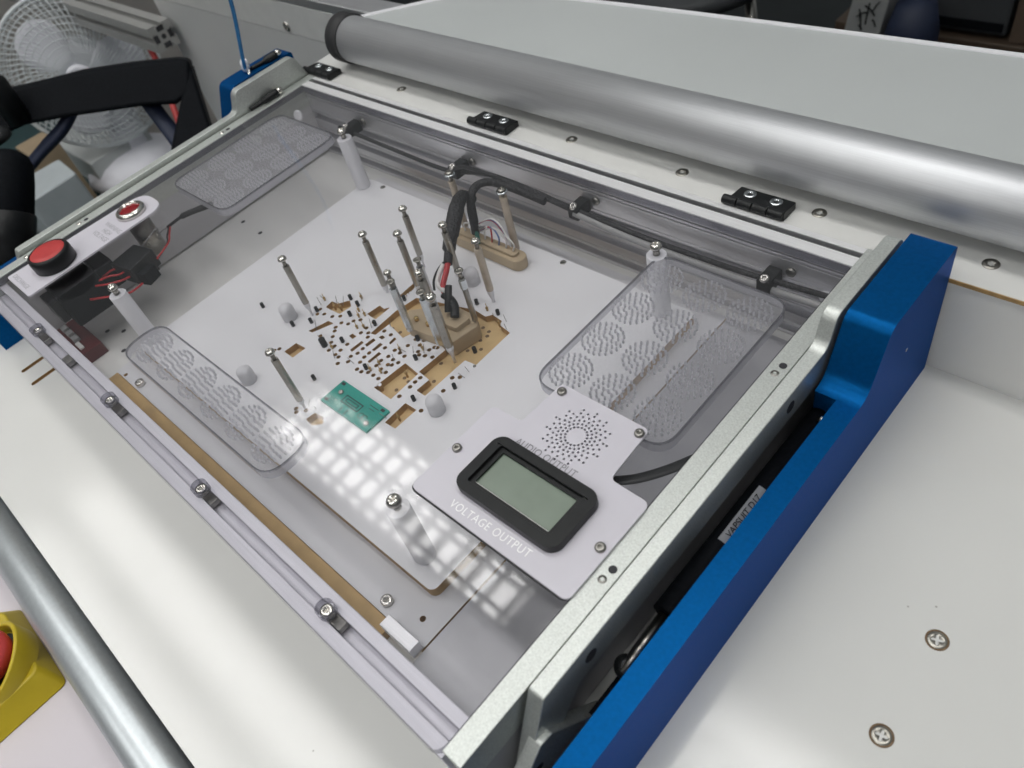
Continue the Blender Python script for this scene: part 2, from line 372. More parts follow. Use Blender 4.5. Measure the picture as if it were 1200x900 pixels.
FLATH = MB().lathe([(2.6, 0), (2.6, 0.35), (1.3, 0.35, .2, 6), (1.2, -1.0, .2, 6)], seg=24).mesh('screw', [DARKST])
PIT = MB().lathe([(2.5, 0.15), (1.9, 0.1), (1.85, 0.05)], seg=20, cap0=False).mesh('hole', [DKHOLE])

# ================================================================== SETTING
WT = plate('worktop', [[(-80, -86), (1100, -86), (1100, 390), (-80, 390)], rrect(7.5, 12.5, -15, 22, 2.4), rrect(34.5, 39.5, -16, 22, 2.4)], -81, -78, (LAM, BROWN))
tag(WT, 'white laminate worktop the blue and silver test box stands on', None, None, 'structure')
for x, y in ((722.5, 213.9), (722.6, 154.3)):
    inst('screw', CSKX, (x, y, -78), WT, random.random()); inst('countersink', RING, (x, y, -78), WT)
s = MB(); s.box(2, 45, -20, 30, -90, -82.5); s.build('slot_backing', BROWN, WT)

LEDGE_O = tag(MB().box(-30, 1100, 384.2, 500, -3.8, -0.8).build('rear_ledge', LAM, None), 'raised white ledge behind the box carrying the hinges and roller', None, None, 'structure')
tag(LEDGE_O, None, None, None, 'structure')
MB().box(-30, 1100, 383.6, 384.2, -3.7, -1.0).build('brown_edge', BROWN, LEDGE_O)
MB().box(-30, 1100, 386.6, 392, -78, -3.8).build('front_wall', WALLW, LEDGE_O)
for x in (654.5, 548.4, 441, 334, 117):
    inst('screw', CSK, (x, 405.8, -0.8), LEDGE_O, random.random())
AP = tag(MB().box(-400, 500, -420, -70, -160, -152).build('front_apron', PINKW), 'pale pinkish white shelf below the front tube', None, None, 'structure')
FL = tag(MB().box(-6000, 6000, -3000, 8000, -910, -900).build('floor', DARKF), 'dark floor far behind the machine', None, None, 'structure')

# ================================================================== LUMINAIRES (outside the frame, mirrored in lid or worktop; the last one added for its light)
def luminaire(label, x0, x1, y0, y1, z, rows, power=1.0):
    t = thing('ceiling_light', label, 'ceiling light', ((x0 + x1) / 2, (y0 + y1) / 2, z), 'louvred ceiling lights')
    s = MB(); s.box(x0 - 12, x1 + 12, y0 - 12, y1 + 12, z + 62, z + 66)
    for a, b, c, d in ((x0 - 12, x1 + 12, y0 - 12, y0), (x0 - 12, x1 + 12, y1, y1 + 12), (x0 - 12, x0, y0, y1), (x1, x1 + 12, y0, y1)): s.box(a, b, c, d, z, z + 62)
    s.build('housing', HOUSE, t)
    e = bpy.data.materials.new('lamp_glow'); e.use_nodes = True; n = e.node_tree.nodes; n.clear()
    em = n.new('ShaderNodeEmission'); em.inputs[0].default_value = (1, 0.99, 0.97, 1); em.inputs[1].default_value = LAMP_STRENGTH * power
    oo = n.new('ShaderNodeOutputMaterial'); e.node_tree.links.new(em.outputs[0], oo.inputs[0])
    s = MB(); v = [(x0, y0, z + 58), (x1, y0, z + 58), (x1, y1, z + 58), (x0, y1, z + 58)]
    s.add(v, [(3, 2, 1, 0)]); g = s.build('diffuser', e, t)
    s = MB()
    for ry in rows: s.box(x0, x1, ry - 5, ry + 5, z + 20, z + 52)
    k = 0; x = x0 + 36
    while x < x1: s.box(x - 6, x + 6, y0, y1, z + 21, z + 51); x += 74
    tag(s.build('louvre', HOUSE, t), None, None, None, 'stuff')
    return t
luminaire('louvred ceiling light mirrored in the clear lid', -1330, -150, 360, 612, 1500, (392, 470, 502, 580), 0.68)
luminaire('louvred ceiling light above the right of the bench', -60, 1270, 360, 612, 1500, (392, 470, 502, 580), 1.0)
luminaire('narrow louvred ceiling light in front of the bench, nearer row', -1900, 900, -255, -125, 1500, (-215, -165), 1.05)
luminaire('narrow louvred ceiling light in front of the bench, farther row', -1900, 900, -470, -345, 1500, (-435, -385), 1.05)

luminaire('added louvred ceiling light far in front, brightens the ledge wall', -500, 1500, -1750, -1450, 1500, (-1680, -1600, -1520), 2.2)  # unseen extra lamp, added to brighten the ledge's front wall

# ================================================================== TEST BOX LID
LID = thing('test_box_lid', 'clear lid in a silver aluminium frame over the probe fixture', 'box lid', (295, 196, 0))
# front rail: T-slot extrusion seen through the lid
def tslot(y0, y1, ztop, zbot, yc, sw=6.4, depth=7.5, side=()):
    p = [(y0, zbot), (y1, zbot)]
    for zc in side: pass
    p += [(y1, ztop), (yc + sw / 2, ztop), (yc + sw / 2, ztop - 1.8), (yc + 5.2, ztop - 3.2), (yc + 3.2, ztop - depth),
          (yc - 3.2, ztop - depth), (yc - 5.2, ztop - 3.2), (yc - sw / 2, ztop - 1.8), (yc - sw / 2, ztop), (y0, ztop)]
    return p
MB().prism(tslot(6.2, 26.8, -6.3, -27, 16.8), 0.4, 590, 'x').build('front_rail', PROFV, LID, 0.5)
# rear rail: tall profile with slots on its inner face
rp_ = [(385.4, -77.5), (385.4, -0.0), (380.5, 0.0), (380.5, -4.2), (375.6, -4.2), (375.6, 0.2), (366.6, 0.2)]
rp_ += [(366.6, -7.0), (369.5, -7.2), (369.5, -8.6), (366.6, -8.8), (366.6, -10.6), (368.6, -10.8), (368.6, -11.6), (366.6, -11.8)]
for zc in (-33, -53, -71):
    rp_ += [(366.6, zc + 7.0), (367.6, zc + 6.8), (367.6, zc + 6.1), (366.6, zc + 5.9)]
    rp_ += [(366.6, zc + 3.6), (368.0, zc + 3.6), (374, zc + 5), (374, zc - 5), (368.0, zc - 3.6), (366.6, zc - 3.6)]
rp_ += [(366.6, -77.5)]
MB().prism(rp_, -11, 601, 'x').build('rear_rail', RAIL, LID, 0.2)
MB().box(-10.8, 600.8, 366.7, 375.5, 0.22, 0.6).build('lit_rail_top', STRIP, LID)  # pale overlay painting the bright reflection along the rail's top
MB().box(-10.8, 600.8, 380.6, 385.3, 0.02, 0.45).build('lit_rail_top', STRIP, LID)
s = MB(); s.box(-10, 590, 376.4, 379.8, -4.2, -3.0); s.build('dark_slot_strip', RUBBER, LID)  # dark strip laid in the slot to draw its dark line
# clear sheet with counterbores for the front screws
FS = [(102.7, 16.7), (235.5, 16.9), (363.5, 16.9), (492.5, 17.0)]
ol = rpoly([(0.3, 5.2), (590, 5.2), (590, 366.0), (0.3, 366.0)], [3, 8, 0, 0])
plate('clear_sheet', [ol] + [circ(x, y, 5.1, 24) for x, y in FS], -6.0, 0.0, (ACR, ACRE), LID)
for x, y in FS:
    inst('screw', SOCK, (x, y, -6.2), LID, random.random())
    s = MB(); s.box(x - 1, x + 11, y - 3.0, y + 3.0, -12.5, -8.2); s.build('slot_nut', DARKST, LID, 0.5)
s = MB(); s.box(148, 158, 14, 20, -12.5, -8.2); s.build('slot_nut', DARKST, LID, 0.5)
# side bars and shaped cheek plates
BAR = {}
for nm, xa, xb, xc, sg in (('right', 590.6, 602.2, 604.0, 1), ('left', -11.8, -0.2, -13.6, -1)):
    pr = [(8.5, -22), (386, -22), (386, 0.8), (8.5, 0.8)]
    b = MB().prism(pr, xa, xb, 'x').build('side_bar', BLAST, LID, 0.5)
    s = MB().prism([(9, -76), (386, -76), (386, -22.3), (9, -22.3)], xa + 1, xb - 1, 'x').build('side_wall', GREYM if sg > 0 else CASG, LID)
    prof = [(28, -44), (51.5, 5.2), (294, 5.2), (302, 24.5), (377, 24.5), (386, 0), (386, -17), (72, -17), (46, -44)]
    prof = rpoly(prof, [2, 3, 9, 9, 9, 3, 2, 6, 2], 6)
    x0, x1 = (604.0, 613.0) if sg > 0 else (-22.6, -13.6)
    c = MB().prism(prof, x0, x1, 'x').build('cheek_plate', BLAST, LID, 0.7)
    s = MB(); s.box(min(xb, x0) if sg > 0 else x1, x0 if sg > 0 else xa, 60, 384, -17, -2); s.build('spacer', DARKST, LID)
    for y in ((116, 271) if sg > 0 else (57, 110, 271)):
        xs = 596.5 if sg > 0 else -6.0
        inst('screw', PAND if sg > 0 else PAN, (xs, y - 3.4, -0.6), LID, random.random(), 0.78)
        inst('hole', PIT, (xs + 1.0, y + 3.6, 0.8), LID, 0, 0.9)
    for y in (82, 256):
        MB().lathe([(4.0, 0.05), (3.6, 0.25), (3.5, 0.1)], (613.0 if sg > 0 else -22.6, y, -6), 24, d=(sg, 0, 0), cap0=False).build('bolt_hole', DKHOLE, c)
MB().box(590.02, 590.55, 12, 366, -6, -0.8).build('shadow_gap', RUBBER, LID)  # dark strip standing in for the shaded gap beside the bar
# white plugs at the rear corners
MB().lathe([(5.5, 0), (5.5, 1.2), (4.5, 2)], (9, 345, -20), 24, d=(0.35, -0.9, 0.3)).build('corner_plug', NYLON, LID)
MB().lathe([(5.5, 0), (5.5, 1.2), (4.5, 2)], (578, 366.4, -31), 24, d=(0, -1, 0)).build('corner_plug', NYLON, LID)

# ---- hinges on the ledge
def hinge(label, x, bx=44):
    t = thing('hinge', label, 'hinge', (x, 396, -0.8), 'black plastic lid hinges')
    s = MB(); s.prism(rpoly([(387.6, -0.7), (403.4, -0.7), (403.4, 4.6), (389, 6.2), (387.6, 5)], [0, 0, 1, 1, 1], 3), x - bx / 2 + 3, x + bx / 2, 'x'); lf = s.build('leaf', BLACK, t, 0.6)
    for i in range(4):
        w = (bx + 2) / 4; xa = x - bx / 2 - 2 + i * w
        MB().cyl((xa, 388.2, 3.0), (xa + w - 0.7, 388.2, 3.0), 3.3, seg=20).build('knuckle', BLACK, lf, 0.3)
    for dx in (-8.5, 11):
        MB().lathe([(4.4, 0), (4.2, 0.5), (2.3, 0.4), (1.8, 0.4, .06, 6), (1.7, -1.5, .06, 6)], (x + dx, 397.0, 5.5), 24, cap0=False).build('screw', ZINC, lf)
    return t
hinge('black hinge behind the middle of the rear rail', 255.5)
hinge('black hinge near the right end of the rear rail', 511)
hinge('black hinge by the left blue block and the roller end', 2.0)

# ================================================================== BLUE SIDE HOUSINGS
def blue(label, sg):
    t = thing('side_housing', label, 'side housing', (628 if sg > 0 else -38, 190, -78), 'blue anodised side housings')
    def X(x): return x if sg > 0 else 590 - x
    low = rpoly([(-12, -77.9), (383.2, -77.9), (383.2, 24.6), (306, 24.6), (288, -14), (-12, -14)], [0, 0, 3, 9, 14, 0], 7)
    up = [p for p in low if p[0] > 279.9]
    lo_edge = [(280.0, -77.9)] + [p for p in low[1:-1]] + [(280.0, -14.0)]
    n = len(lo_edge); A, B, C = X(615.0), X(627.6), X(640.6)
    q = MB()
    v = [(A, y, z) for y, z in lo_edge] + [(B, y, z) for y, z in lo_edge] + [(C, y, z) for y, z in lo_edge] + [(B, -12, -77.9), (B, -12, -14), (C, -12, -77.9), (C, -12, -14)]
    f = [(i, i + 1, n + i + 1, n + i) for i in range(n - 1)] + [(n + i, n + i + 1, 2 * n + i + 1, 2 * n + i) for i in range(n - 1)]
    f += [tuple(range(n)), tuple(range(2 * n, 3 * n)) ]
    f += [(0, n - 1, 2 * n - 1, n)]
    b0, b1, c0, c1 = 3 * n, 3 * n + 1, 3 * n + 2, 3 * n + 3
    f += [(b0, n, 2 * n, c0), (b1, 2 * n - 1, 3 * n - 1, c1), (b0, b1, 2 * n - 1, n), (c0, c1, 3 * n - 1, 2 * n), (b0, b1, c1, c0)]
    q.add(v, f)
    q.build('body', BLUE, t, 1.0)
    MB().lathe([(1.3, 0), (1.3, 0.15)], (X(640.6), 336, -18), 12, d=(sg, 0, 0)).build('set_screw', STEEL, t)
    return t
blue('blue anodised side housing along the right edge of the box', 1)
blue('blue anodised side housing behind the left edge of the box', -1)
# black strut in the gap
GS = thing('gas_strut', 'black gas strut with grey printed label inside the right housing', 'gas strut', (619, 180, -30))
MB().cyl((619, 128, -35), (620, 285, -35), 7, seg=24).build('cylinder', SATBLACK, GS); GCY = GS.children[0]
MB().cyl((619, 92, -38), (619, 127.5, -35.4), 3.2, seg=16).build('rod', DARKST, GS)
MB().lathe([(5, -5), (6, -3), (6, 1), (3.5, 3), (2.2, 3.2)], (618.5, 96, -38), 20, d=(0.2, 0, 1)).build('ball_joint', BLACK, GS)
MB().lathe([(2.6, 0), (2.6, 4)], (622.5, 272, -27), 16, d=(1, 0, 0.2)).build('end_pin', STEEL, GS)
s = MB(); n_ = 8; vv = []
for i in range(n_ + 1):
    a = math.radians(20 + 75 * i / n_)
    for y in (176, 216): vv.append((619.3 + 7.12 * math.cos(a), y, -35 + 7.12 * math.sin(a)))
s.add(vv, [(2 * i, 2 * i + 1, 2 * i + 3, 2 * i + 2) for i in range(n_)], 0, True); LB = s.build('label', LABEL, GCY)
a = math.radians(56)
T4 = Matrix.Translation(((619.3 + 7.5 * math.cos(a)) * K, 180 * K, (-35 + 7.5 * math.sin(a)) * K)) @ Matrix(((math.sin(a) * 0, -math.sin(a), math.cos(a), 0), (1, 0, 0, 0), (0, math.cos(a), math.sin(a), 0), (0, 0, 0, 1)))
text('label_print', 'VAPSUIT D17', 0, 0, 0, 5.2, 0, SATBLACK, GCY, 0.02, 1.0, 1.0, mat4=T4)
MB().box(613.6, 627.2, 20, 300, -77.9, -52).build('dark_gap_fill', SATBLACK, GS)  # black box added to darken the floor of the gap
# front latch wedge
LW = thing('pivot_bracket', 'silver wedge shaped pivot bracket at the near corner of the box', 'bracket', (612, 40, -60))
pw = rpoly([(-6, -74), (-6, -62), (40, -19.5), (47, -21), (80, -66), (78, -74)], [1, 2, 2.5, 2.5, 2, 1], 5)
MB().prism(pw, 608.2, 616.2, 'x').build('plate', BLAST, LW, 0.7)
MB().lathe([(2.6, 0.05), (2.3, 0.2), (2.2, 0.1)], (616.2, 34, -36), 20, d=(1, 0, 0), cap0=False).build('bolt_hole', DKHOLE, LW)

# ================================================================== BASE CASSETTE INSIDE
CAS = thing('fixture_cassette', 'grey fixture base plate with brown edges under the clear lid', 'fixture base', (312, 196, -78))
ch = [(120.8, 255.7), (119.5, 201.4), (119.7, 148), (123.5, 43.3)]
plate('base_plate', [rrect(113, 513, 40.5, 352, 2.5)] + [circ(x + 2, y, 1.9) for x, y in ch] + [circ(499.5, 53.5, 2.0)], -77.9, -68.2, (CASG, BROWN), CAS)
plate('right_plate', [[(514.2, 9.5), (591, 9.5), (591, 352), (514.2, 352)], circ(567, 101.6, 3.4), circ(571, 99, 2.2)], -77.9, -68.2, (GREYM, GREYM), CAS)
MB().box(486.5, 513.2, 34.0, 41.8, -68.0, -58.5).build('end_stop', PROF, CAS, 0.4)
for x, y in ((149.9, 46), (474.2, 47.5)): inst('screw', SOCK, (x, y, -68.2), CAS, 0.4, 1.05)
for x, y in ((16.7, 234.4), (52.2, 232.6), (79.0, 58.6), (37, 62.4), (52.9, 71.9)): inst('hole', PIT, (x, y, -78), WT, 0, 0.95)

MB().box(113.5, 486, 30.5, 40.3, -77.85, -69.2).build('phenolic_ledge', LEDG, CAS, 0.4)
# mask plate with pockets
P1 = [(291.5,190.6),(290.6,219.6),(294.3,239.5),(348.0,254.5),(361.4,253.5),(364.9,257.8),(376.1,256.7),(378.1,252.6),(390.6,250.5),(391.2,212.5),(380.6,211.2),(380.2,203.3),(379.8,169.9),(370.1,170.1),(370.9,182.6),(358.0,183.9),(359.4,210.8),(341.6,214.8),(323.7,212.7),(319.5,201.5),(297.5,206.0),(296.7,191.7)]
PK = [P1,
 [(339.3,153.8),(342.0,184.1),(359.0,182.1),(359.8,153.4)], [(372.6,136.3),(372.1,157.1),(384.1,157.3),(383.6,136.8)], [(242.5,137.4),(243.5,149.1),(255.8,149.9),(254.8,137.3)],
 [(241.2,163.5),(247.3,180.9),(253.9,181.3),(245.9,164.5)], [(231.2,190.2),(230.2,198.0),(237.7,198.8),(244.0,207.1),(251.1,202.9),(249.4,191.4)],
 [(271.0,204.0),(272.9,216.7),(279.5,215.9),(282.9,220.2),(282.8,203.6)],
 [(290.9,169.1),(291.7,180.9),(295.0,180.7),(294.3,168.6)], [(297.3,179.9),(298.2,188.3),(301.8,187.8),(300.9,179.0)], [(307.0,178.9),(307.1,188.0),(310.6,187.9),(310.0,179.0)],
 [(313.8,168.8),(314.0,180.6),(317.4,180.6),(316.6,168.4)], [(313.6,191.8),(312.7,198.3),(315.9,198.0),(316.2,191.0)], [(300.9,191.3),(302.1,194.5),(306.4,194.1),(305.5,191.1)], [(277.5,178.9),(278.2,182.4),(283.8,182.2),(283.2,178.3)],
 [(279.2,233.6),(278.3,250.6),(282.7,250.2),(286.7,233.2)], [(318,104),(319,112),(328,113),(333,109),(327,103)]]
HL = [(255.5,165.7),(265.8,171.0),(259.3,179.3),(259.5,185.3),(265.8,187.7),(267.1,192.5),(283.7,192.9),(292.9,186.6),(283.9,186.7),(299.4,175.8),(299.6,170.2),(297.3,164.9),(307.8,170.5),(307.8,175.6),(309.1,165.0),(312.8,158.8),(323.4,161.5),(335.5,161.8),(329.3,161.9),(323.6,169.8),(329.6,169.4),(322.7,175.5),(324.5,181.6),(324.0,188.9),(330.5,181.3),(331.0,175.5),(336.6,181.4),(335.7,169.2),(314.9,186.3),(329.9,189.1),(335.8,188.7),(299.9,198.6),(308.1,198.6),(363.1,175.2),(363.4,169.7),(363.4,180.3),(363.2,159.0),(387.6,158.8),(388.0,180.9),(384.6,193.6),(276.0,164.8),(284.3,164.6),(275.5,159.3),(284.4,159.1),(288.8,158.9),(389.3,197.1),(329.6,198.0),(337.7,203.5),(337.0,208.8),(348.1,204.0),(341.8,197.9),(349.8,197.8),(349.7,208.0),(231.5,180.9),(237.1,184.2),(228.8,186.0),(302.5,106.0),(258,196),(271.5,196.5),(284,200.5),(262,176),(270,166),(284,172),(289.5,190),(341,158),(334,177),(345,196),(356,200),(330,206),(352,209),(318,159),(300,160),(294,154),(246,186),(252,190),(305.5,104),(311,109.5),(236,137),(233.5,133.5),(238,129)]
MK = thing('mask_plate', 'white mask plate with brown cut pockets and drilled holes below the pushers', 'mask plate', (308, 200, -68))
plate('plate_top', [rrect(116.5, 497, 67, 337, 5)] + [rpoly(p, 0.6, 2) for p in PK] + [circ(x, y, 1.85, 10) for x, y in HL], -66.0, -60.0, (FIXW, BROWN), MK)
plate('pocket_floor', [rrect(116.5, 497, 67, 337, 5)], -68.1, -66.02, (TAN, BROWN), MK)
DK = MB().lathe([(1.6, 0.0), (1.6, 0.06), (1.4, 0.08)], seg=12, cap0=False).mesh('probe_hole', [HOLE])
for x, y in [(297.4,207.2),(306.6,207.6),(362.2,241.9),(362.8,247.2),(370.0,246.5),(372.3,242.2),(370.8,236.0),(377.9,229.3),(361.3,217.5),(361.3,202.0),(369.8,222.7),(336.7,175.5),(352.8,175.1),(350.9,164.3),(369.9,186.2),(347.3,176),(380.0,144.9)]:
    inst('probe_hole', DK, (x, y, -66.0), MK)
for x, y in HL: inst('probe_hole', DK, (x, y, -65.98), MK, 0, 0.97)
PEGM = MB().lathe([(1.55, 0), (1.55, 4.6), (1.1, 4.8), (0.9, 3.2)], seg=14).mesh('black_peg', [BLACK])
for x, y in [(228.6,183.2),(243.9,208.7),(256.0,206.8),(259.8,195.2),(235.6,171.6),(287.9,199.3),(278.5,171.9),(319.2,163.3),(291.1,132.8),(375.9,162.6),(332.6,206.5),(346.6,191.5),(368.6,260.7),(345.2,260.5),(393.7,187.6),(287.5,232.4),(178.8,159.9),(224,160.5)]:
    inst('black_peg', PEGM, (x, y, -60), MK, random.random())
inst('black_peg', PEGM, (268.3, 160.7, -60), MK, 0, 1.7)
inst('black_peg', PEGM, (376.0, 224.9, -66), MK, 0, 1.1); inst('black_peg', PEGM, (365.2, 230.9, -66), MK, 0, 1.2)
PRM = MB().lathe([(0.9, 0), (0.9, 4.2), (1.25, 4.3), (1.25, 5.3), (0.35, 5.6), (0.28, 9.5)], seg=8).mesh('spring_probe', [PIN])
for i, (x, y) in enumerate([(262.5,202.6),(271.3,201.9),(277.3,188.5),(328.3,190.9),(324.9,172.2),(323.8,163.9),(379.5,144.5),(276.8,162.3),(343.9,201.5),(363.8,227.2),(377.6,252.5),(358.0,259.4),(245.6,196.3),(240.0,194.1),(223.6,195.5),(252.0,214.2),(352.7,176.3),(282,192),(333,167),(268,198)]):
    z = -66 if 320 < x < 392 and 206 < y < 252 else -62
    inst('spring_probe', PRM, (x, y, z), MK)
NEED = MB().lathe([(0.28, 0), (0.22, 9)], seg=6).mesh('probe_needle', [DARKST])
for i, (x, y) in enumerate([(246, 168.5), (262.5, 163.5), (287, 156), (225, 190), (222, 196), (254, 212), (300, 205), (306, 161.5), (333.5, 193), (339, 195), (347, 199), (312, 214), (391, 205), (393, 199), (386, 252), (380, 258), (366, 258), (332, 181), (310, 112), (316, 115), (371, 140), (236, 199), (243, 200), (288, 195)]):
    o = inst('probe_needle', NEED, (x, y, -61), MK); o.rotation_euler = (random.uniform(-.5, .5), random.uniform(-.5, .5), 0)
for x, y in ((142, 333), (374, 333)): inst('screw', FLATH, (x, y, -60), MK, 0.3)
inst('screw', FLATH, (391, 211, -60), MK, 0, 0.5)
# white coil pins in the top pocket
for i in range(6): MB().lathe([(1.0, 0), (1.0, 3.5)], (280.6 + 0.3 * i, 235 + i * 2.6, -66), 10).build('pocket_pin', NYLON, MK)

# domed stops
def dome(label, x, y, h=15, r=6.2):
    rings = [(r, 0), (r, h - 5)] + [(r * math.cos(a), h - 5 + 5 * math.sin(a)) for a in [math.radians(k) for k in (15, 30, 45, 60, 75)]] + [(0.4, h)]
    o = MB().lathe(rings, seg=24).build('domed_stop', RUBW); o.location = (x * K, y * K, -60 * K)
    return tag(o, label, 'rubber stop', 'white domed stops on the mask plate')
dome('white domed stop between the meter plate and the pockets', 398.0, 165.5)
dome('white domed stop beside the leftmost steel pusher', 213.5, 165.2)
dome('white domed stop behind the long narrow light plate', 243.5, 101.9)
dome('white domed stop behind the cable block, partly hidden by rods', 324, 277.5)

# green circuit card
GC = thing('circuit_card', 'small green circuit card screwed to the mask plate', 'circuit card', (342, 133, -60))
MB().prism(rrect(314.3, 369.3, 121.8, 144.8, 0.6, 2), -59.95, -58.0, 'z').build('board', GREEN, GC, 0.2)
for x, y in ((324.5, 134.5), (365, 126)): inst('screw', PANX, (x - 1.5, y + 1, -58.0), GC, 0.5, 0.62)
s = MB()
for x0, x1, y0, y1 in ((329, 349, 136.0, 137.0), (329, 349, 129.6, 130.6), (329, 330, 130, 136.6), (348, 349, 130, 136.6), (332, 346, 134.2, 135), (332, 346, 131.6, 132.4), (332, 333, 131.9, 134.7), (345, 346, 131.9, 134.7), (318, 327, 128.5, 129), (318, 326, 126.5, 127), (318, 324, 124.5, 125), (352, 362, 140, 140.6), (354, 360, 137.5, 138), (335, 336, 122.5, 127), (341, 342, 122.5, 128)):
    s.box(x0, x1, y0, y1, -58.0, -57.9)
for cx in (354, 358): s.lathe([(2.6, 0), (2.6, 0.1), (2.0, 0.1), (2.0, 0)], (cx, 129.5, -57.98), 20, cap0=False, cap1=False)
s.build('printed_marks', GREEND, GC)
for x0, y0 in ((316, 141.2), (316.0, 124), (363, 141)): MB().box(x0, x0 + 3.4, y0, y0 + 2.2, -58, -57.6).build('solder_pad', DKHOLE, GC)

# ================================================================== CENTRE CABLE BLOCKS
CB = thing('cable_block', 'tan cable block with brass screws in the middle of the pockets', 'cable block', (340, 228, -64))
MB().prism(rpoly([(308, 221), (323, 207), (366, 213.5), (371, 238), (362, 245.5), (336, 244.5)], 3, 4), -65.9, -51.5, 'z').build('body', BLOCK, CB, 1.0)
MB().prism(rpoly([(343, 222), (362, 224), (364, 238), (346, 239)], 2, 3), -51.5, -47, 'z').build('cable_clamp', BLOCK, CB, 0.8)
for x, y in ((323.9, 216.6), (336.4, 217.8)): MB().lathe([(1.9, 0), (1.9, 3), (1.2, 3.8)], (x, y, -51.5), 14).build('brass_screw', BRASS, CB)
MB().tube([(334, 241.5, -40), (342, 240.5, -40), (350, 237, -41), (355, 231, -44.6)], 3.4, 12, sy=0.8).build('heatshrink', BLACK, CB)
MB().tube([(347, 232, -44.4), (343, 238, -38), (337, 246, -33)], 3.0, 12, sy=0.75).build('heatshrink', BLACK, CB)
BB = thing('rear_cable_block', 'tan oblong cable block by the rear wall', 'cable block', (318, 314, -60))
MB().prism(rrect(272, 352, 305, 319.5, 7, 6), -59.9, -49.5, 'z').build('body', BLOCK, BB, 1.0)
MB().prism(rrect(277, 345, 308.5, 316.5, 3.5, 5), -49.5, -46.8, 'z').build('lip', BLOCK, BB.children[0], 0.6)

LOOM = thing('braided_loom', 'thick black braided cable loom rising from the centre block', 'cable loom', (320, 264, -28))
MB().tube([(321, 262, -30), (314, 272, -25), (308, 282, -20), (301, 295, -14.5), (296, 304, -11.5), (292, 311, -11), (288, 318, -13), (285, 324, -19), (284, 330, -26)], [3.6, 5.4, 6.3, 6.4, 6.0, 5.2, 4.5, 4.0, 3.6], 18).build('braid', BRAID, LOOM)
MB().tube([(320.5, 263, -29), (324.5, 256, -32), (328.3, 247, -37), (333, 243, -40), (337, 241.5, -40)], 2.3, 12).build('red_wire', REDW, LOOM)
MB().tube([(318.6, 266.5, -27), (320.5, 263, -28.8)], 2.5, 12).build('white_sleeve', WHW, LOOM)
MB().tube([(318, 260, -30), (319.5, 252, -34), (323, 246, -38), (336, 243, -38)], 2.0, 12).build('white_wire', WHW, LOOM)
MB().tube([(316.5, 263, -30), (315, 256, -33), (316, 248, -38), (320, 243, -43)], 1.0, 10).build('black_wire', BLACK, LOOM)
MB().tube([(320, 262, -30), (322, 254, -36), (327, 249, -42), (336, 241, -43)], 1.0, 10).build('blue_wire', BLUW, LOOM)
LOOM2 = thing('rear_loom', 'black braided cable arching from the rear block to the rear wall', 'cable loom', (298, 314, -35))
MB().tube([(297.5, 313, -44), (298, 314, -35), (293, 319.5, -22), (291.2, 325.3, -14), (292.1, 332.7, -10.8), (297.7, 339.3, -10.5), (311, 343.4, -12), (330, 345.5, -14), (352, 347, -17)], [3.5, 4.0, 3.7, 3.5, 3.3, 3.3, 3.3, 3.3], 14).build('braid', BRAID, LOOM2)
for i in range(8):
    m_ = (WHW, WHW, GRYW, WHW, REDW, BLUW, WHW, WHW)[i]
    x1 = 284 + i * 8
    MB().tube([(299 + i * 0.5, 315, -42), (300 + i * 2.4 + 4, 316, -36 + i * 0.4), (x1 + 1, 314, -39), (x1, 313, -47)], 0.75, 6).build('core_wire', m_, LOOM2)
for i, m_ in enumerate((REDW, BLUW, WHW)):
    MB().tube([(298, 314, -38 + i), (306, 318, -32), (318, 318, -28 + i), (330, 316, -33 + i * 2), (338, 314, -44)], 0.8, 8).build('core_wire', m_, LOOM2)
for i in range(2):
    MB().tube([(299, 313, -42), (304 + 3 * i, 308, -40), (306 + 2 * i, 306, -46), (300, 309, -48)], 0.9, 8).build('core_wire', GRNW, LOOM2)
RC = thing('wall_cable', 'black cable clipped along the inside of the rear rail', 'cable', (300, 355, -25))
MB().tube([(64, 355, -26), (137, 356, -30), (209, 357, -33), (240, 356, -28), (281, 354, -17), (331, 352, -15), (375, 353, -20), (447, 356, -26), (518, 356, -25), (543, 356, -23), (543, 356, -23), (588, 357, -20)], 2.0, 12).build('sheath', BRAID, RC)
MB().tube([(240, 352, -22), (260, 350, -14), (300, 349, -12), (345, 350, -16), (378, 351, -20)], 1.9, 12).build('branch', BRAID, RC)
MB().tube([(378, 351, -22), (440, 353, -29), (520, 353, -29), (586, 354, -27)], 2.6, 12).build('grey_branch', GRYW, RC)
for x, z in ((83, -22), (238, -24), (377.5, -20), (541, -23)):
    s = MB(); s.box(x - 5, x + 5, 349.5, 366.4, z - 8, z + 3); cc = s.build('cable_clip', BLACK, RC, 1.0)
    MB().lathe([(3.2, 0), (3.2, 1.5), (2.2, 2.4), (1.4, 2.4), (1.2, 1)], (x, 352, z + 3), 20, d=(0, -0.4, 0.9)).build('clip_screw', STEEL, cc)
    MB().lathe([(3.4, 0), (3.4, 1.8), (1.5, 2.2)], (x + 11, 366.5, z + 3), 20, d=(0, -1, 0)).build('rail_bolt', DARKST, RC)

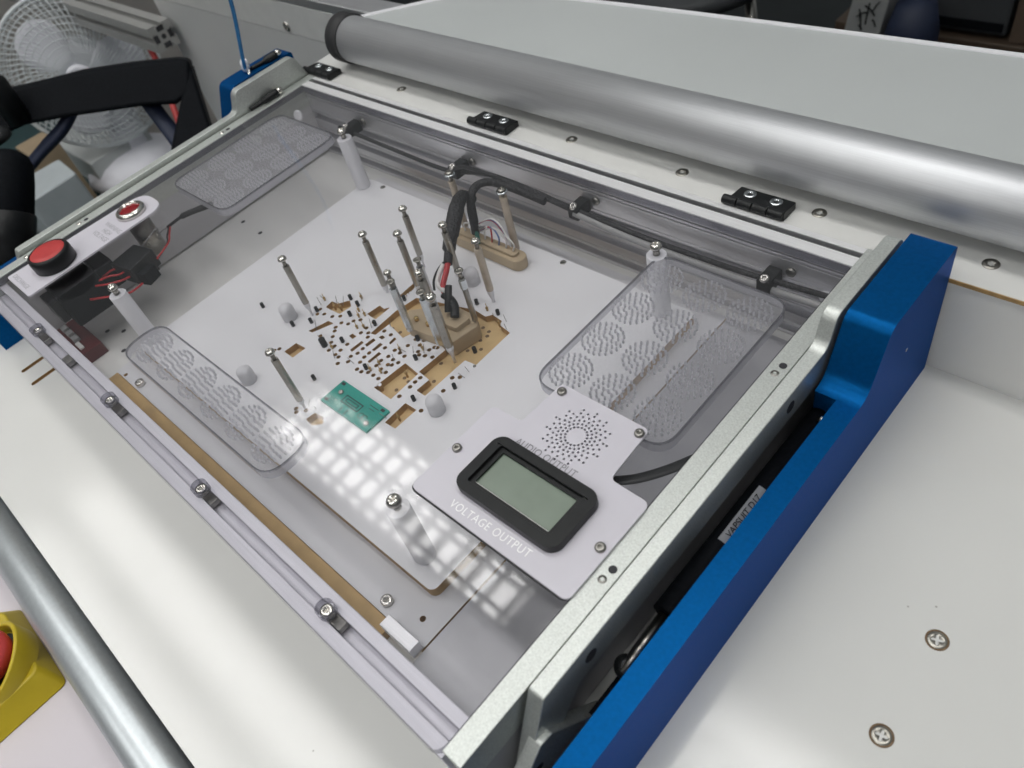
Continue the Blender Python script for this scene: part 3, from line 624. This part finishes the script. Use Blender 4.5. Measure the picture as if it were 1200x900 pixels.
# ================================================================== PUSHERS
GRP = 'metal pushers hanging from the clear lid'
def pusher(label, x, y, zb, rodm=NICKEL, r=2.7, top=PANX, cs=1.0, hexa=False, tip=14, zt=-6.1, washer=False, collar=None):
    t = thing('pusher_rod', label, 'pusher', (x, y, 0), GRP)
    inst('screw_head', top, (x, y, 0.05), t, random.random(), cs)
    if washer: MB().lathe([(4.6, -0.0), (4.6, 0.9), (2.5, 0.95)], (x, y, 0.03), 24).build('washer', ZINC, t); t.children[0].location.z += 0.0009
    MB().cyl((x, y, -6), (x, y, 0), 1.6, seg=12).build('shank', DARKST, t)
    MB().lathe([(r * 0.95, zt), (r, zt - 0.5), (r, zb + tip), (r * 0.9, zb + tip - 0.5)] if not hexa else [(r * 1.08, zt), (r * 1.08, zb + tip)], (x, y, 0), 6 if hexa else 18, smooth=not hexa).build('rod', rodm, t)
    if collar: MB().lathe([(r * 1.25, zt - 2), (r * 1.25, zt - 10)], (x, y, 0), 6, smooth=False).build('collar', collar, t)
    if tip > 1: MB().lathe([(r * 0.95, zb + tip), (r * 0.95, zb + tip - 3), (r * 0.42, zb + tip * 0.45), (r * 0.36, zb)], (x, y, 0), 18).build('tip', NYLON, t)
    return t
pusher('steel pusher rod second from the left, left of the rear pair', 266, 231.3, -65.5)
pusher('tallest looking steel pusher rod at the back of the cluster', 271.5, 270, -59.5)
pusher('steel pusher rod just in front of the tall back one', 292, 246, -65.5)
pusher('steel pusher rod half hidden behind the black braided loom', 317.5, 271, -59.8)
pusher('steel pusher rod standing alone at the left beside a domed stop', 228.5, 177.8, -59.8)
pusher('steel pusher rod alone at the front left, near the light plate', 308.5, 110.3, -59.8, tip=10)
pusher('tan pusher rod with silver washer beside the rear clip', 272.5, 322.4, -59.8, BRONZ, 3.0, PAND, 1.0, washer=True, tip=8)
pusher('tan pusher rod with silver washer rising from the rear cable block', 330.5, 324.5, -58, BRONZ, 3.2, PAND, 1.0, washer=True, tip=2, zt=-4)
pusher('tan pusher rod with a brown core and white pointed tip', 355.3, 269.3, -65, BRONZ, 3.0, PANX, 0.95, tip=18)
pusher('grey hexagonal pusher rod behind the centre cluster', 329.8, 232.6, -50, ZINC, 2.6, FLATH, 1.25, True, 0.5)
pusher('dark steel pusher rod in the middle of the centre cluster', 342.3, 222.6, -49.2, NICKEL, 2.8, PANX, 0.95, tip=0.5)
pusher('steel pusher rod with small round head behind the zinc one', 320.5, 210.6, -49.2, NICKEL, 2.5, PANX, 0.85, tip=0.5)
pusher('zinc plated hexagonal pusher rod at the left of the centre block', 329.8, 205.3, -49.2, ZINC, 2.7, FLATH, 1.3, True, 0.5)
pusher('zinc plated pusher rod by the red wire', 367.5, 239.5, -49, DARKST, 2.2, FLATH, 1.3, tip=0.5, collar=ZINC)
pusher('zinc hexagonal pusher rod behind the nearest steel one', 358.8, 209.3, -52, ZINC, 2.9, FLATH, 1.3, True, 0.5)
pusher('nearest steel pusher rod with pointed white tip', 370.0, 208.9, -65.8, NICKEL, 3.1, PANX, 1.1, hexa=True, tip=18)

# white corner pillars
def pillar(label, x, y, big=1.0):
    t = thing('nylon_pillar', label, 'pillar', (x, y, 0), 'white nylon pillars at the corners')
    inst('screw_head', PANX, (x, y, 0.05), t, 0.6, 1.15 * big)
    MB().cyl((x, y, -6), (x, y, 0), 2.4, seg=12).build('shank', DARKST, t)
    MB().lathe([(6.6, -6.1), (7.1, -6.8), (7.1, -58.5), (6.8, -59.8)], (x, y, 0), 28).build('column', NYLON, t)
    return t
pillar('white nylon pillar at the back left corner of the lid', 121.3, 325)
pillar('white nylon pillar beside the black relay at the front left', 120.3, 79)
pillar('white nylon pillar under the bright reflection, left of the meter plate', 475.4, 81.3, 1.1)
pillar('white nylon pillar behind the large right light plate', 474.6, 326)

# ================================================================== LIGHT PLATES (clear slabs with clusters of drilled holes)
def cluster(r=0.86, h=2.4):
    s = MB()
    for R, n in ((2.5, 4), (6.1, 10), (9.7, 16), (13.2, 22)):
        for j in range(n):
            a = 2 * math.pi * (j + 0.25) / n; c = (R * math.cos(a), R * math.sin(a), 0)
            s.lathe([(r, -h), (r, 0)], c, 8, cap0=False, cap1=False)
            s.lathe([(0.05, -h), (r * 1.0, -h)], c, 8, 2, cap0=False, cap1=False)
            s.lathe([(r * 0.98, 0.02), (r * 1.12, 0.02)], c, 8, 1, cap0=False, cap1=False)
    return s.mesh('hole_cluster', [LHOLE, LRIM, LBOT])
CLM = cluster()
def light_plate(label, outline, r, pts, sub_scale=1.0):
    xs = [p[0] for p in outline]; ys = [p[1] for p in outline]
    t = thing('light_plate', label, 'light plate', ((min(xs) + max(xs)) / 2, (min(ys) + max(ys)) / 2, -6.3), 'clear plates with round clusters of holes')
    plate('slab', [rpoly(outline, r, 7)], -13.4, -6.25, (LPAN, LEDGE), t)
    inner = [(x + (1.0 if x == min(xs) else -1.0), y + (1.0 if y == min(ys) else -1.0)) for x, y in outline]
    plate('dark_outline', [rpoly(outline, r, 7), rpoly(inner, r - 1, 7)], -7.4, -6.22, (LRIM, LRIM), t)  # dark ring drawn for the light lost at the clear slab's edge
    for x, y in pts:
        o = inst('hole_cluster', CLM, (x, y, -6.6), t, 0.0, sub_scale); o['kind'] = 'stuff'
    return t
light_plate('large clear light plate with twelve hole clusters at the right of the lid', [(476, 194), (573.5, 194), (573.5, 328.5), (476, 328.5)], 14,
            [(491.5 + 32.2 * i, 213.4 + 31.8 * j) for i in range(3) for j in range(4)])
light_plate('long narrow clear light plate with six hole clusters at the front', [(188.5, 46.3), (391, 46.3), (391, 82.5), (188.5, 82.5)], 15.5,
            [(210.2 + 32.0 * i, 64.9) for i in range(6)])
light_plate('clear light plate with twelve hole clusters at the far left', [(9.5, 193), (108.5, 193), (108.5, 325.5), (9.5, 325.5)], 14,
            [(26.0 + 32.2 * i, 210.0 + 32.2 * j) for i in range(3) for j in range(4)])

# ================================================================== METER PLATE
MP = thing('meter_plate', 'white plate holding a digital panel meter and a pierced speaker grille', 'meter plate', (535, 140, 0))
ho = []
for i, (rr, n) in enumerate([(6.3, 18), (8.7, 22), (11.1, 24), (13.6, 24), (16.2, 24), (18.6, 14)]):
    for j in range(n):
        a = 2 * math.pi * (j + 0.5 * (i % 2)) / n
        ho.append(circ(532.6 + rr * math.cos(a), 171.0 + rr * math.sin(a), 0.78, 10))
mpo = rpoly([(477, 93), (591.2, 93), (591.2, 159), (565.5, 159.3), (563.5, 196.5), (501.0, 196.5), (499.5, 161.5), (477, 161.5)], [5, 5, 5, 4, 4, 4, 4, 5], 6)
plate('plate', [mpo, rrect(504.5, 564.5, 112, 140.8, 2)] + ho, 1.3, 2.6, (WHITEP, WHITEP), MP)
plate('shadow_gap', [rpoly([(476.4, 92.3), (590.0, 92.3), (590.0, 160), (476.4, 160)], 5, 6), rrect(503, 566, 111, 142, 2)], 0.03, 1.28, (RUBBER, RUBBER), MP)  # black sheet drawing the shadow line under the plate's lower edges
plate('speaker_felt', [rrect(506, 560, 160.5, 193, 3)], 0.04, 1.2, (RUBBER, RUBBER), MP)
# bezel
bz = plate('meter_bezel', [rrect(498.5, 571.5, 106.6, 146.6, 7.5, 7), rrect(505, 564, 112.8, 140.6, 1.5, 3)], 2.65, 8.2, (BLACK, BLACK), MP, 1.6)
MB().box(505.1, 563.9, 112.9, 140.5, 3.0, 4.2).build('meter_screen', LCDG, bz)
s = MB(); s.box(508.1, 560.9, 115.25, 115.7, 4.22, 5.2); s.build('lit_edge_line', WHW, bz)  # white line painting the lit inner edge of the frame
plate('screen_frame', [rrect(505.05, 563.95, 112.85, 140.55, 1, 2), rrect(508, 561, 115.2, 138.2, .6, 2)], 4.3, 6.0, (BLACK, BLACK), bz, 0.3)
for x, y in ((507.5, 192.3), (557.5, 191.6), (482, 155.6) , (585.5, 98)):
    pass
for x, y in ((505.8, 191.0), (559.0, 190.7), (479.8 + 3, 156.6), (585.4, 125)):
    pass
for px, py in ((505.3, 191.2), (560.6, 191.3), (481.5, 126.5), (586.3, 124.5)):
    inst('screw', SOCKD, (px, py, 2.6), MP, random.random(), 0.78)
# lettering
text('lettering_voltage', 'VOLTAGE OUTPUT', 504.5, 96.9, 2.62, 6.9, 0.035, TEXTW, MP, 0.05, 1.12, 0.86, -0.05)
text('lettering_audio', 'AUDIO OUTPUT', 506.3, 147.9, 2.62, 6.6, 0.02, TEXTG, MP, 0.05, 1.05, 0.84, 0.0)
MB().tube([(552, 158, -10), (561, 166, -11), (570, 175, -12), (580, 190, -13), (590.3, 212, -15)], 3.2, 12, sy=0.3).build('ribbon_lead', BLACK, MP)

# ================================================================== BUTTON PLATE
BP = thing('button_plate', 'white strip with a red discharge button and a red warning lamp', 'button plate', (33, 95, 0))
plate('strip', [rpoly([(9, 29.8), (58.2, 30.2), (53.5, 166.5), (13, 166.5)], [3, 3, 17, 17], 8)], 0.03, 1.6, (WHITEP, WHITEP), BP)
b0 = MB().lathe([(17, 0.0), (18.2, 1), (18.2, 10), (17.6, 12.5), (16.2, 13.4), (15, 13.2), (14.8, 9)], (36, 66, 1.62), 40, cap1=False).build('button_collar', BLACK, BP)
MB().lathe([(15.2, 0), (15.2, 1.0), (14.4, 1.5), (6, 1.3), (0.5, 1.1)], (36, 66, 13.6), 40).build('button_cap', RED, b0)
LR = MB().lathe([(13.6, 0), (13.6, 2.5), (12.8, 4), (10.6, 5.4), (10.2, 5.2), (10.0, 3.6)], (33.5, 143, 1.62), 40).build('lamp_ring', STEEL, BP)
MB().lathe([(10.0, 0), (9.9, 1.2), (7, 2.0), (0.5, 2.3)], (33.5, 143, 4.0), 32).build('lamp_lens', DKRED, LR)
MB().lathe([(10.5, -40), (10.5, -6.3)], (33.5, 143, 0), 24).build('lamp_barrel', NICKEL, LR)
text('lettering_discharge', 'DISCHARGE', 13, 33.0, 1.62, 6.2, 0.0, TEXTG, BP, 0.04, 1.0, 0.98, -0.10)
text('lettering_warning', 'WARNING\nHIGH\nVOLTAGE', 38.5, 119.0, 1.62, 7.0, 0.0, TEXTG, BP, 0.04, 1.0, 0.86, -0.10, 'CENTER')

# switch bodies, relay and leads under the strip
RL = thing('switch_block', 'black switch blocks with red leads under the white strip', 'switch', (45, 70, -30))
MB().box(22, 58, 46, 84, -48, -14).build('switch_body', SATBLACK, RL, 1.2)
MB().box(28, 52, 38, 46, -40, -18).build('contact_block', BLACK, RL, 1)
MB().box(18, 48, 86, 102, -42, -16).build('contact_block', SATBLACK, RL, 1)
MB().prism(rpoly([(52, 98), (80, 104), (72, 132), (46, 126)], 2, 3), -34, -17, 'z').build('connector', BLACK, RL, 1)
MB().prism(rpoly([(72, 104), (88, 110), (83, 124), (70, 118)], 1, 3), -36, -24, 'z').build('plug', SATBLACK, RL, 0.8)
MB().prism(rpoly([(62, 118), (72, 120), (71, 128), (60, 126)], 1, 3), -38, -32, 'z').build('latch', BLACK, RL, 0.5)
for pts in ([(56, 80, -22), (64, 90, -20), (68, 98, -22), (64, 108, -24)], [(56, 76, -24), (70, 84, -22), (74, 94, -24), (72, 104, -27)], [(60, 66, -30), (80, 80, -28), (88, 92, -30), (84, 106, -32)], [(48, 86, -26), (54, 96, -22), (56, 104, -24)]):
    MB().tube(pts, 0.9, 8).build('red_lead', REDW, RL)
MB().tube([(74, 130, -26), (66, 148, -24), (54, 156, -24), (46, 162, -23)], 0.8, 8).build('red_lead', REDW, RL)
MB().tube([(72, 130, -28), (63, 147, -26), (51, 154, -26), (44, 161, -24)], 0.8, 8).build('black_lead', BLACK, RL)
MB().tube([(44, 160, -23), (50, 176, -19), (60, 190, -17), (68, 200, -16)], [1.8, 3.4, 3.6, 3.6], 12, sy=0.7).build('sleeved_lead', BLACK, RL)
MB().tube([(44, 160, -23), (40, 152, -26), (36, 146, -38)], 0.6, 8).build('fine_lead', GRYW, RL)
MB().tube([(52, 126, -22), (60, 140, -12), (52, 150, -14), (42, 148, -30)], 0.5, 8).build('fine_lead', GRYW, RL)
RT = thing('terminal_board', 'dark red terminal board inside the front left corner', 'terminal', (45, 42, -77))
MB().box(5, 66, 31, 50, -77.9, -66).build('board', mat('dark_red_board', (0.10, 0.012, 0.014), 0.5), RT, 0.5)
for x in (12, 24, 36): MB().box(x, x + 8, 34, 40, -66, -62).build('terminal', GRYW, RT, 0.6)
MB().box(46, 58, 33, 37, -66, -64).build('white_mark', WHW, RT, 0.3)

# cord, cable lug and dark plugs by the left cheek
CO = thing('blue_cord', 'thin blue cord coming down to a clip at the left cheek', 'cord', (-40, 330, 30))
MB().tube([(26, 318, 133), (8, 330, 104.8), (-29.8, 332, 39), (-36, 333, 28)], 1.9, 10).build('cord', CORD, CO)
MB().tube([(-40, 338, 34), (-33, 334, 26), (-24, 324, 16), (-14, 310, 2)], 1.6, 8, sy=0.5).build('lug', STEEL, CO)
MB().lathe([(3.2, 0), (4.6, 3), (4.6, 9), (3, 12)], (-38, 334, 26), 16, d=(0.2, 0.1, 1)).build('crimp', NYLON, CO)
for pts in ([(-36, 338, 26), (-32, 356, 27), (-30, 368, 28)], [(-12, 308, 2), (-10, 326, 3), (-9, 342, 4)]):
    MB().tube(pts, [2.2, 4.2, 4.0], 12).build('plug', BLACK, CO)
    MB().lathe([(3.6, 0), (3.6, 4), (2, 6)], (pts[2][0], pts[2][1], pts[2][2]), 14, d=(0.1, 1, 0.1)).build('plug_tip', STEEL, CO)

# ================================================================== ROLLER, REAR PANEL, FRONT TUBE
RO = thing('feed_roller', 'big satin aluminium roller lying along the rear ledge', 'roller', (500, 426.6, 0))
MB().cyl((30, 426.6, 25.5), (1090, 426.6, 25.5), 22.4, seg=72).build('roller_tube', ROLL, RO)
MB().lathe([(21, 0), (24.2, 2), (24.2, 18), (22.5, 19)], (12, 426.6, 25.5), 56, d=(1, 0, 0)).build('end_cap', RUBBER, RO)
RP = thing('cover_panel', 'large pale grey panel with a white rolled rim behind the roller', 'panel', (350, 540, 0))
MB().prism(rpoly([(-60, 462), (1200, 452), (1200, 632), (592, 613), (193, 592), (40, 558)], [4, 0, 0, 0, 90, 30], 5), 1.0, 12, 'z').build('sheet', LAMG, RP, 1.0)
MB().tube([(-50, 474, 11), (40, 558, 11), (80, 573, 11), (193, 592, 11), (592, 613, 11), (1200, 632, 11)], 3.0, 10, sub=5).build('rim', NYLON, RP.children[0])
FT = thing('front_tube', 'satin grey metal tube along the front edge of the worktop', 'tube', (300, -105, -104))
MB().cyl((-400, -105, -104), (900, -105, -104), 16, seg=64).build('tube', TUBE, FT)

# emergency stop
ES = thing('emergency_stop', 'yellow emergency stop housing with red mushroom button', 'emergency stop', (225, -180, -152))
base_ = rpoly([(172, -240), (270, -240), (270, -135), (172, -135)], 6, 4); top_ = rpoly([(180, -234), (262, -234), (258, -141), (180, -141)], 10, 4)
q = MB(); n = len(base_)
q.add([(x, y, -151.9) for x, y in base_] + [(x, y, -133) for x, y in top_], [(i, (i + 1) % n, n + (i + 1) % n, n + i) for i in range(n)] + [tuple(range(n - 1, -1, -1)), tuple(range(n, 2 * n))], 0, True)
q.build('housing', YEL, ES, 1.5, 3)
cx, cy = 226, -166; s = MB(); N = 64; vv = []
for i in range(N):
    a = 2 * math.pi * i / N; dip = 0.5 + 0.5 * math.cos(2 * (a - math.radians(70))); zt = -129 + 15 * dip ** 0.6
    for r_, z_ in ((33.5, -136), (32, zt - 1), (31.2, zt), (29.4, zt), (28.6, zt - 1), (28, -136)): vv.append((cx + r_ * math.cos(a), cy + r_ * math.sin(a), z_))
s.add(vv, [(i * 6 + k, ((i + 1) % N) * 6 + k, ((i + 1) % N) * 6 + k + 1, i * 6 + k + 1) for i in range(N) for k in range(5)], 0, True)
s.build('guard_collar', YEL, ES.children[0])
MB().lathe([(27, 0), (27, 1.2)], (cx, cy, -132.9), 40).build('black_seal', BLACK, ES)
MB().lathe([(14, -132), (14, -127), (23, -125), (24, -119), (22.5, -114), (14, -111.5), (1, -111)], (cx, cy, 0), 40).build('mushroom_button', RED, ES)

# ================================================================== BACKGROUND
WP = thing('machine_panel', 'grey sheet metal side of the machine behind the left housing', 'machine panel', (-330, 500, -300))
MB().box(-640, 40, 500, 512, -620, -44.8).build('lower_sheet', WALLG, WP, 0.8)
MB().box(-640, 40, 499.2, 511.5, -43.6, -2).build('upper_strip', mat('pale_strip', (0.86, 0.87, 0.86), 0.45, 0.1, var=0.03), WP, 0.8)
MB().box(-640, 40, 499.0, 530, -2, 10).build('top_rail', PROF, WP, 1.5)
for x in (-238, -600): MB().lathe([(7, 0), (7, 1.5), (5, 2.4), (3, 2.4), (2.5, 1)], (x, 499, -34), 24, d=(0, -1, 0)).build('bolt', STEEL, WP)
EX = thing('frame_extrusion', 'square slotted aluminium extrusion ending beside the fan', 'extrusion', (-900, 475, -90))
s = MB(); pr = []
def xprof(c, y0, z0):
    h = 20; p = []
    base = [(-h, -h), (-5, -h), (-5, -h + 3), (-9, -h + 3), (-5, -h + 9), (5, -h + 9), (9, -h + 3), (5, -h + 3), (5, -h)]
    for q in range(4):
        a = q * math.pi / 2
        for x, y in base: p.append((y0 + x * math.cos(a) - y * math.sin(a), z0 + x * math.sin(a) + y * math.cos(a)))
    return p
MB().prism(xprof(0, 470, -88), -1400, -592, 'x').build('profile', mat('dull_profile', (0.42, 0.42, 0.41), 0.45, 0.4), EX)
MB().cyl((-592.2, 470, -88), (-591.6, 470, -88), 4, seg=16).build('bore', DKHOLE, EX)
for dy, dz in ((0, 13), (0, -13), (13, 0), (-13, 0)):
    a_, b_ = (6, 4) if dy == 0 else (4, 6)
    MB().box(-592.2, -591.5, 470 + dy - a_, 470 + dy + a_, -88 + dz - b_, -88 + dz + b_).build('slot_shade', DKHOLE, EX)  # dark boxes painting the shade inside the slots
TB = thing('rear_bench', 'dark teal bench top behind the machine on the left', 'bench', (-900, 380, -380))
MB().box(-1650, -420, -300, 498, -432, -412).build('bench_top', TEAL, TB, 2)
tag(MB().box(-1700, -1690, -1200, 1500, -900, 700).build('side_wall', WALLB), 'beige wall far behind the fan', 'wall')
SH = thing('shelf_box', 'pale storage crate on the teal bench behind the fan', 'crate', (-1060, 370, -412))
MB().box(-1180, -960, 330, 470, -411.8, -345).build('body', LAMG, SH, 3)

# desk fan
FC = Vector((-951, 418, -191)); fd = (Vector((736, 0, 340)) - FC).normalized(); fd = (fd + Vector((0.02, -0.22, -0.18))).normalized()
FN = thing('desk_fan', 'white desk fan with a pale wire cage on the teal bench', 'fan', (-900, 405, -412))
q = Vector((0, 0, 1)).rotation_difference(fd)
def FW(x, y, z): p = q @ Vector((x, y, z)); return (FC.x + p.x, FC.y + p.y, FC.z + p.z)
def ring(r, z, th, name):
    MB().tube([FW(r * math.cos(a), r * math.sin(a), z) for a in [2 * math.pi * i / 48 for i in range(49)]], th, 6, sub=1).build(name, FANC, FN)
ring(143, 0, 4.2, 'cage_rim')
for side, nm in ((1, 'front_grille'), (-1, 'rear_grille')):
    s = MB(); NW = 72
    for i in range(NW):
        a = 2 * math.pi * i / NW; b = a + 0.5
        pts = []
        for k in range(7):
            t = k / 6; r_ = 22 + (142 - 22) * t; an = a + 0.45 * t
            pts.append(FW(r_ * math.cos(an), r_ * math.sin(an), side * (42 * math.cos(t * math.pi / 2) ** 0.6 if t < 1 else 0)))
        s.tube(pts, 1.0, 4, sub=1)
    for rr, zz in ((34, 41), (48, 40), (60, 39), (72, 37), (84, 34), (95, 31), (106, 27), (117, 22), (128, 16), (136, 10)): s.tube([FW(rr * math.cos(2 * math.pi * i / 40), rr * math.sin(2 * math.pi * i / 40), side * zz) for i in range(41)], 0.8, 4, sub=1)
    tag(s.build(nm, FANC, FN), None, None, None, 'stuff')
for b in range(3):
    a0 = math.radians(65 + 120 * b); s = MB(); vv = []
    for i in range(9):
        t = i / 8; r_ = 20 + 100 * t; w = 0.42 + 0.35 * math.sin(t * math.pi * 0.85)
        for k in range(7):
            u = k / 6 - 0.5; an = a0 + u * w * 1.9 * (1 - 0.25 * t)
            rr = r_ - 16 * (2 * u) ** 2 * t
            vv.append(FW(rr * math.cos(an), rr * math.sin(an), 16 * u))
    fcs = [(i * 7 + k, i * 7 + k + 1, (i + 1) * 7 + k + 1, (i + 1) * 7 + k) for i in range(8) for k in range(6)]
    s.add(vv, fcs, 0, True); o = s.build('blade', FANW, FN); sm = o.modifiers.new('thick', 'SOLIDIFY'); sm.thickness = 2 * K
MB().lathe([(22, -15), (22, 12), (16, 20), (2, 23)], FW(0, 0, 0), 32, d=fd).build('hub', FANW, FN)
MB().lathe([(26, 40), (26, 46), (20, 48)], FW(0, 0, 0), 32, d=fd).build('cage_boss', FANW, FN)
MB().lathe([(45, -110), (50, -60), (44, -38), (20, -36)], FW(0, 0, 0), 32, d=fd).build('motor', FANW, FN)
mo = Vector(FW(0, 0, -60))
MB().tube([(mo.x, mo.y, mo.z), (mo.x + 6, mo.y, mo.z - 60), (mo.x + 10, mo.y, -300), (mo.x + 16, mo.y - 6, -385)], [26, 28, 36, 46], 24).build('neck', FANW, FN)
MB().lathe([(100, 0), (104, 6), (98, 22), (70, 40), (40, 48), (1, 50)], (mo.x + 22, mo.y - 28, -411.8), 48).build('foot', FANW, FN)
for i in range(3): MB().box(mo.x + 50 + 2 * i, mo.x + 64 + 2 * i, mo.y - 88 + 22 * i, mo.y - 76 + 22 * i, -384, -374).build('button', NYLON, FN, 1.5)

# black support arm in front of the fan
AR = thing('support_arm', 'black moulded arm with a rounded top in front of the fan', 'arm', (-380, 240, -60))
def slab(name, front, back, m, bev):
    n = len(front); q = MB(); bx, by, bz = back
    v = list(front) + [(x + bx, y + by, z + bz) for x, y, z in front]
    q.add(v, [tuple(range(n)), tuple(range(2 * n - 1, n - 1, -1))] + [(i, (i + 1) % n, n + (i + 1) % n, n + i) for i in range(n)])
    return q.build(name, m, AR, bev, 4)
slab('arm_pad', [(-485, 158, -4), (-432, 224, -9), (-395, 274, -11), (-352, 325, -18), (-310, 369, -26), (-296, 381, -31), (-279, 355, -60), (-287, 333, -66), (-316, 302, -58), (-377, 232, -48), (-415, 186, -43), (-433, 155, -46), (-470, 110, -42)], (-58, 26, -20), SATBLACK, 7)
slab('front_post', [(-297, 379, -36), (-243, 343, -92), (-205, 318, -130), (-235, 268, -140), (-267, 290, -102), (-279, 333, -66)], (-48, 22, -18), SATBLACK, 5)
MB().tube([(-404, 246, -50), (-414, 222, -68), (-425, 190, -82), (-440, 160, -98)], [13, 13, 12, 12], 16, sub=5, sy=0.6).build('brace', NAVY, AR)
MB().tube([(-355, 322, -62), (-325, 318, -88), (-300, 314, -110), (-286, 310, -124)], [11, 11, 11, 11], 16, sub=5, sy=0.6).build('brace', NAVY, AR)
MB().lathe([(25, 0), (26, 100), (25, 122), (20, 132), (10, 138)], (-279, 53, -123), 36, d=(-54, 85, 88)).build('lower_column', SATBLACK, AR)
MB().lathe([(26, 0), (28, 60), (27.5, 62), (26, 62)], (-279, 53, -123), 36, d=(-54, 85, 88)).build('column_sleeve', BLACK, AR)
MB().lathe([(15, -60), (16, -8), (12, 0)], (-423, 186, 21), 28).build('height_knob', BLACK, AR)
MB().lathe([(24, 0), (24, 6), (18, 10)], (-352, 134, -20), 28).build('washer_plate', BLACK, AR)

# things on the bench beside the arm
CN = thing('frosted_container', 'frosted plastic container beside the black arm', 'container', (-800, 220, -412))
MB().prism(rpoly([(-850, 150), (-745, 165), (-752, 262), (-845, 268)], 8, 4), -411.8, -262, 'z').build('body', FROST, CN, 3)
MB().box(-830, -790, 146, 149, -380, -330).build('dark_sticker', GREYB, CN, 0.5)
CX = thing('cardboard_box', 'small cardboard box behind the frosted container', 'cardboard box', (-960, 280, -412))
MB().box(-1000, -925, 240, 300, -411.8, -262).build('carton', CARD, CX, 1.5)
BG_ = thing('plastic_bag', 'crumpled clear plastic bag beside the frosted container', 'plastic bag', (-710, 290, -412))
s = MB(); vv = []
for i in range(8):
    for j in range(8): vv.append((-740 + 8 * i + random.uniform(-4, 4), 262 + 9 * j + random.uniform(-4, 4), -408 + 40 * math.sin(i / 7 * math.pi) * math.sin(j / 7 * math.pi) * random.uniform(0.5, 1.2)))
s.add(vv, [(i * 8 + j, i * 8 + j + 1, (i + 1) * 8 + j + 1, (i + 1) * 8 + j) for i in range(7) for j in range(7)])
s.build('film', clear('bag_film', (0.86, 0.88, 0.88), 0.15, milk=0.25, scratch=False), BG_)
RS = MB().tube([(-676, 466, -100), (-640, 455, -140), (-594, 426, -188), (-560, 405, -230)], 5, 10).build('red_strap', RED); tag(RS, 'thin red strap hanging beside the fan', 'strap')

# dark room beyond the rear panel
DB = thing('storage_case', 'dark grey storage case on a brown shelf far behind the rear panel', 'case', (500, 2000, -900))
MB().box(60, 318, 1602, 1900, -488, -250).build('case_body', GREYB, DB, 6)
MB().box(66, 312, 1597, 1602, -478, -462).build('latch_strip', SATBLACK, DB, 1)
MB().box(-10, 900, 1590, 1910, -640, -496).build('shelf_board', mat('brown_board', (0.075, 0.052, 0.036), 0.6), DB, 3)
BX = thing('brown_carton', 'brown carton at the far top right beside the dark case', 'carton', (420, 1700, -496))
MB().box(326, 560, 1600, 1880, -495.5, -330).build('carton_body', mat('dark_card', (0.10, 0.07, 0.05), 0.7), BX, 3)
WB = thing('white_carton', 'white printed pack standing among dark things behind the rear panel', 'pack', (100, 1450, -700))
MB().prism(rpoly([(24, -760), (92, -760), (166, -300), (98, -300)], 10, 3), 1450, 1520, 'y').build('pack_body', mat('dull_white_card', (0.30, 0.31, 0.31), 0.5), WB, 3)
s = MB()
for i, (x0, z0, x1, z1) in enumerate([(98, -408, 118, -398), (102, -394, 108, -424), (112, -386, 132, -402), (120, -380, 116, -420), (126, -396, 138, -376), (104, -424, 110, -432), (128, -410, 136, -422)]): s.tube([(x0, 1448.5, z0), ((x0 + x1) / 2, 1448.5, (z0 + z1) / 2 + 3), (x1, 1448.5, z1)], 2.6, 6, sub=3, sy=0.3)
s.build('brush_mark', SATBLACK, WB)
NB = thing('navy_bag', 'navy cloth bag beside the white printed pack', 'bag', (192, 1480, -700))
MB().lathe([(44, -760), (48, -600), (46, -430), (34, -380), (5, -372)], (196, 1470, 0), 28).build('bag_body', NAVY, NB)
PT = thing('round_stool', 'grey round seated stool far behind the left of the rear panel', 'stool', (-420, 1800, -900))
MB().lathe([(230, 0), (240, 20), (230, 40), (1, 42)], (-430, 1650, -480), 48).build('seat', GREYB, PT)
for a in (0.4, 2.0, 3.6, 5.2): MB().cyl((-430 + 150 * math.cos(a), 1650 + 150 * math.sin(a), -480), (-430 + 200 * math.cos(a), 1650 + 200 * math.sin(a), -900), 14).build('leg', STEEL, PT)
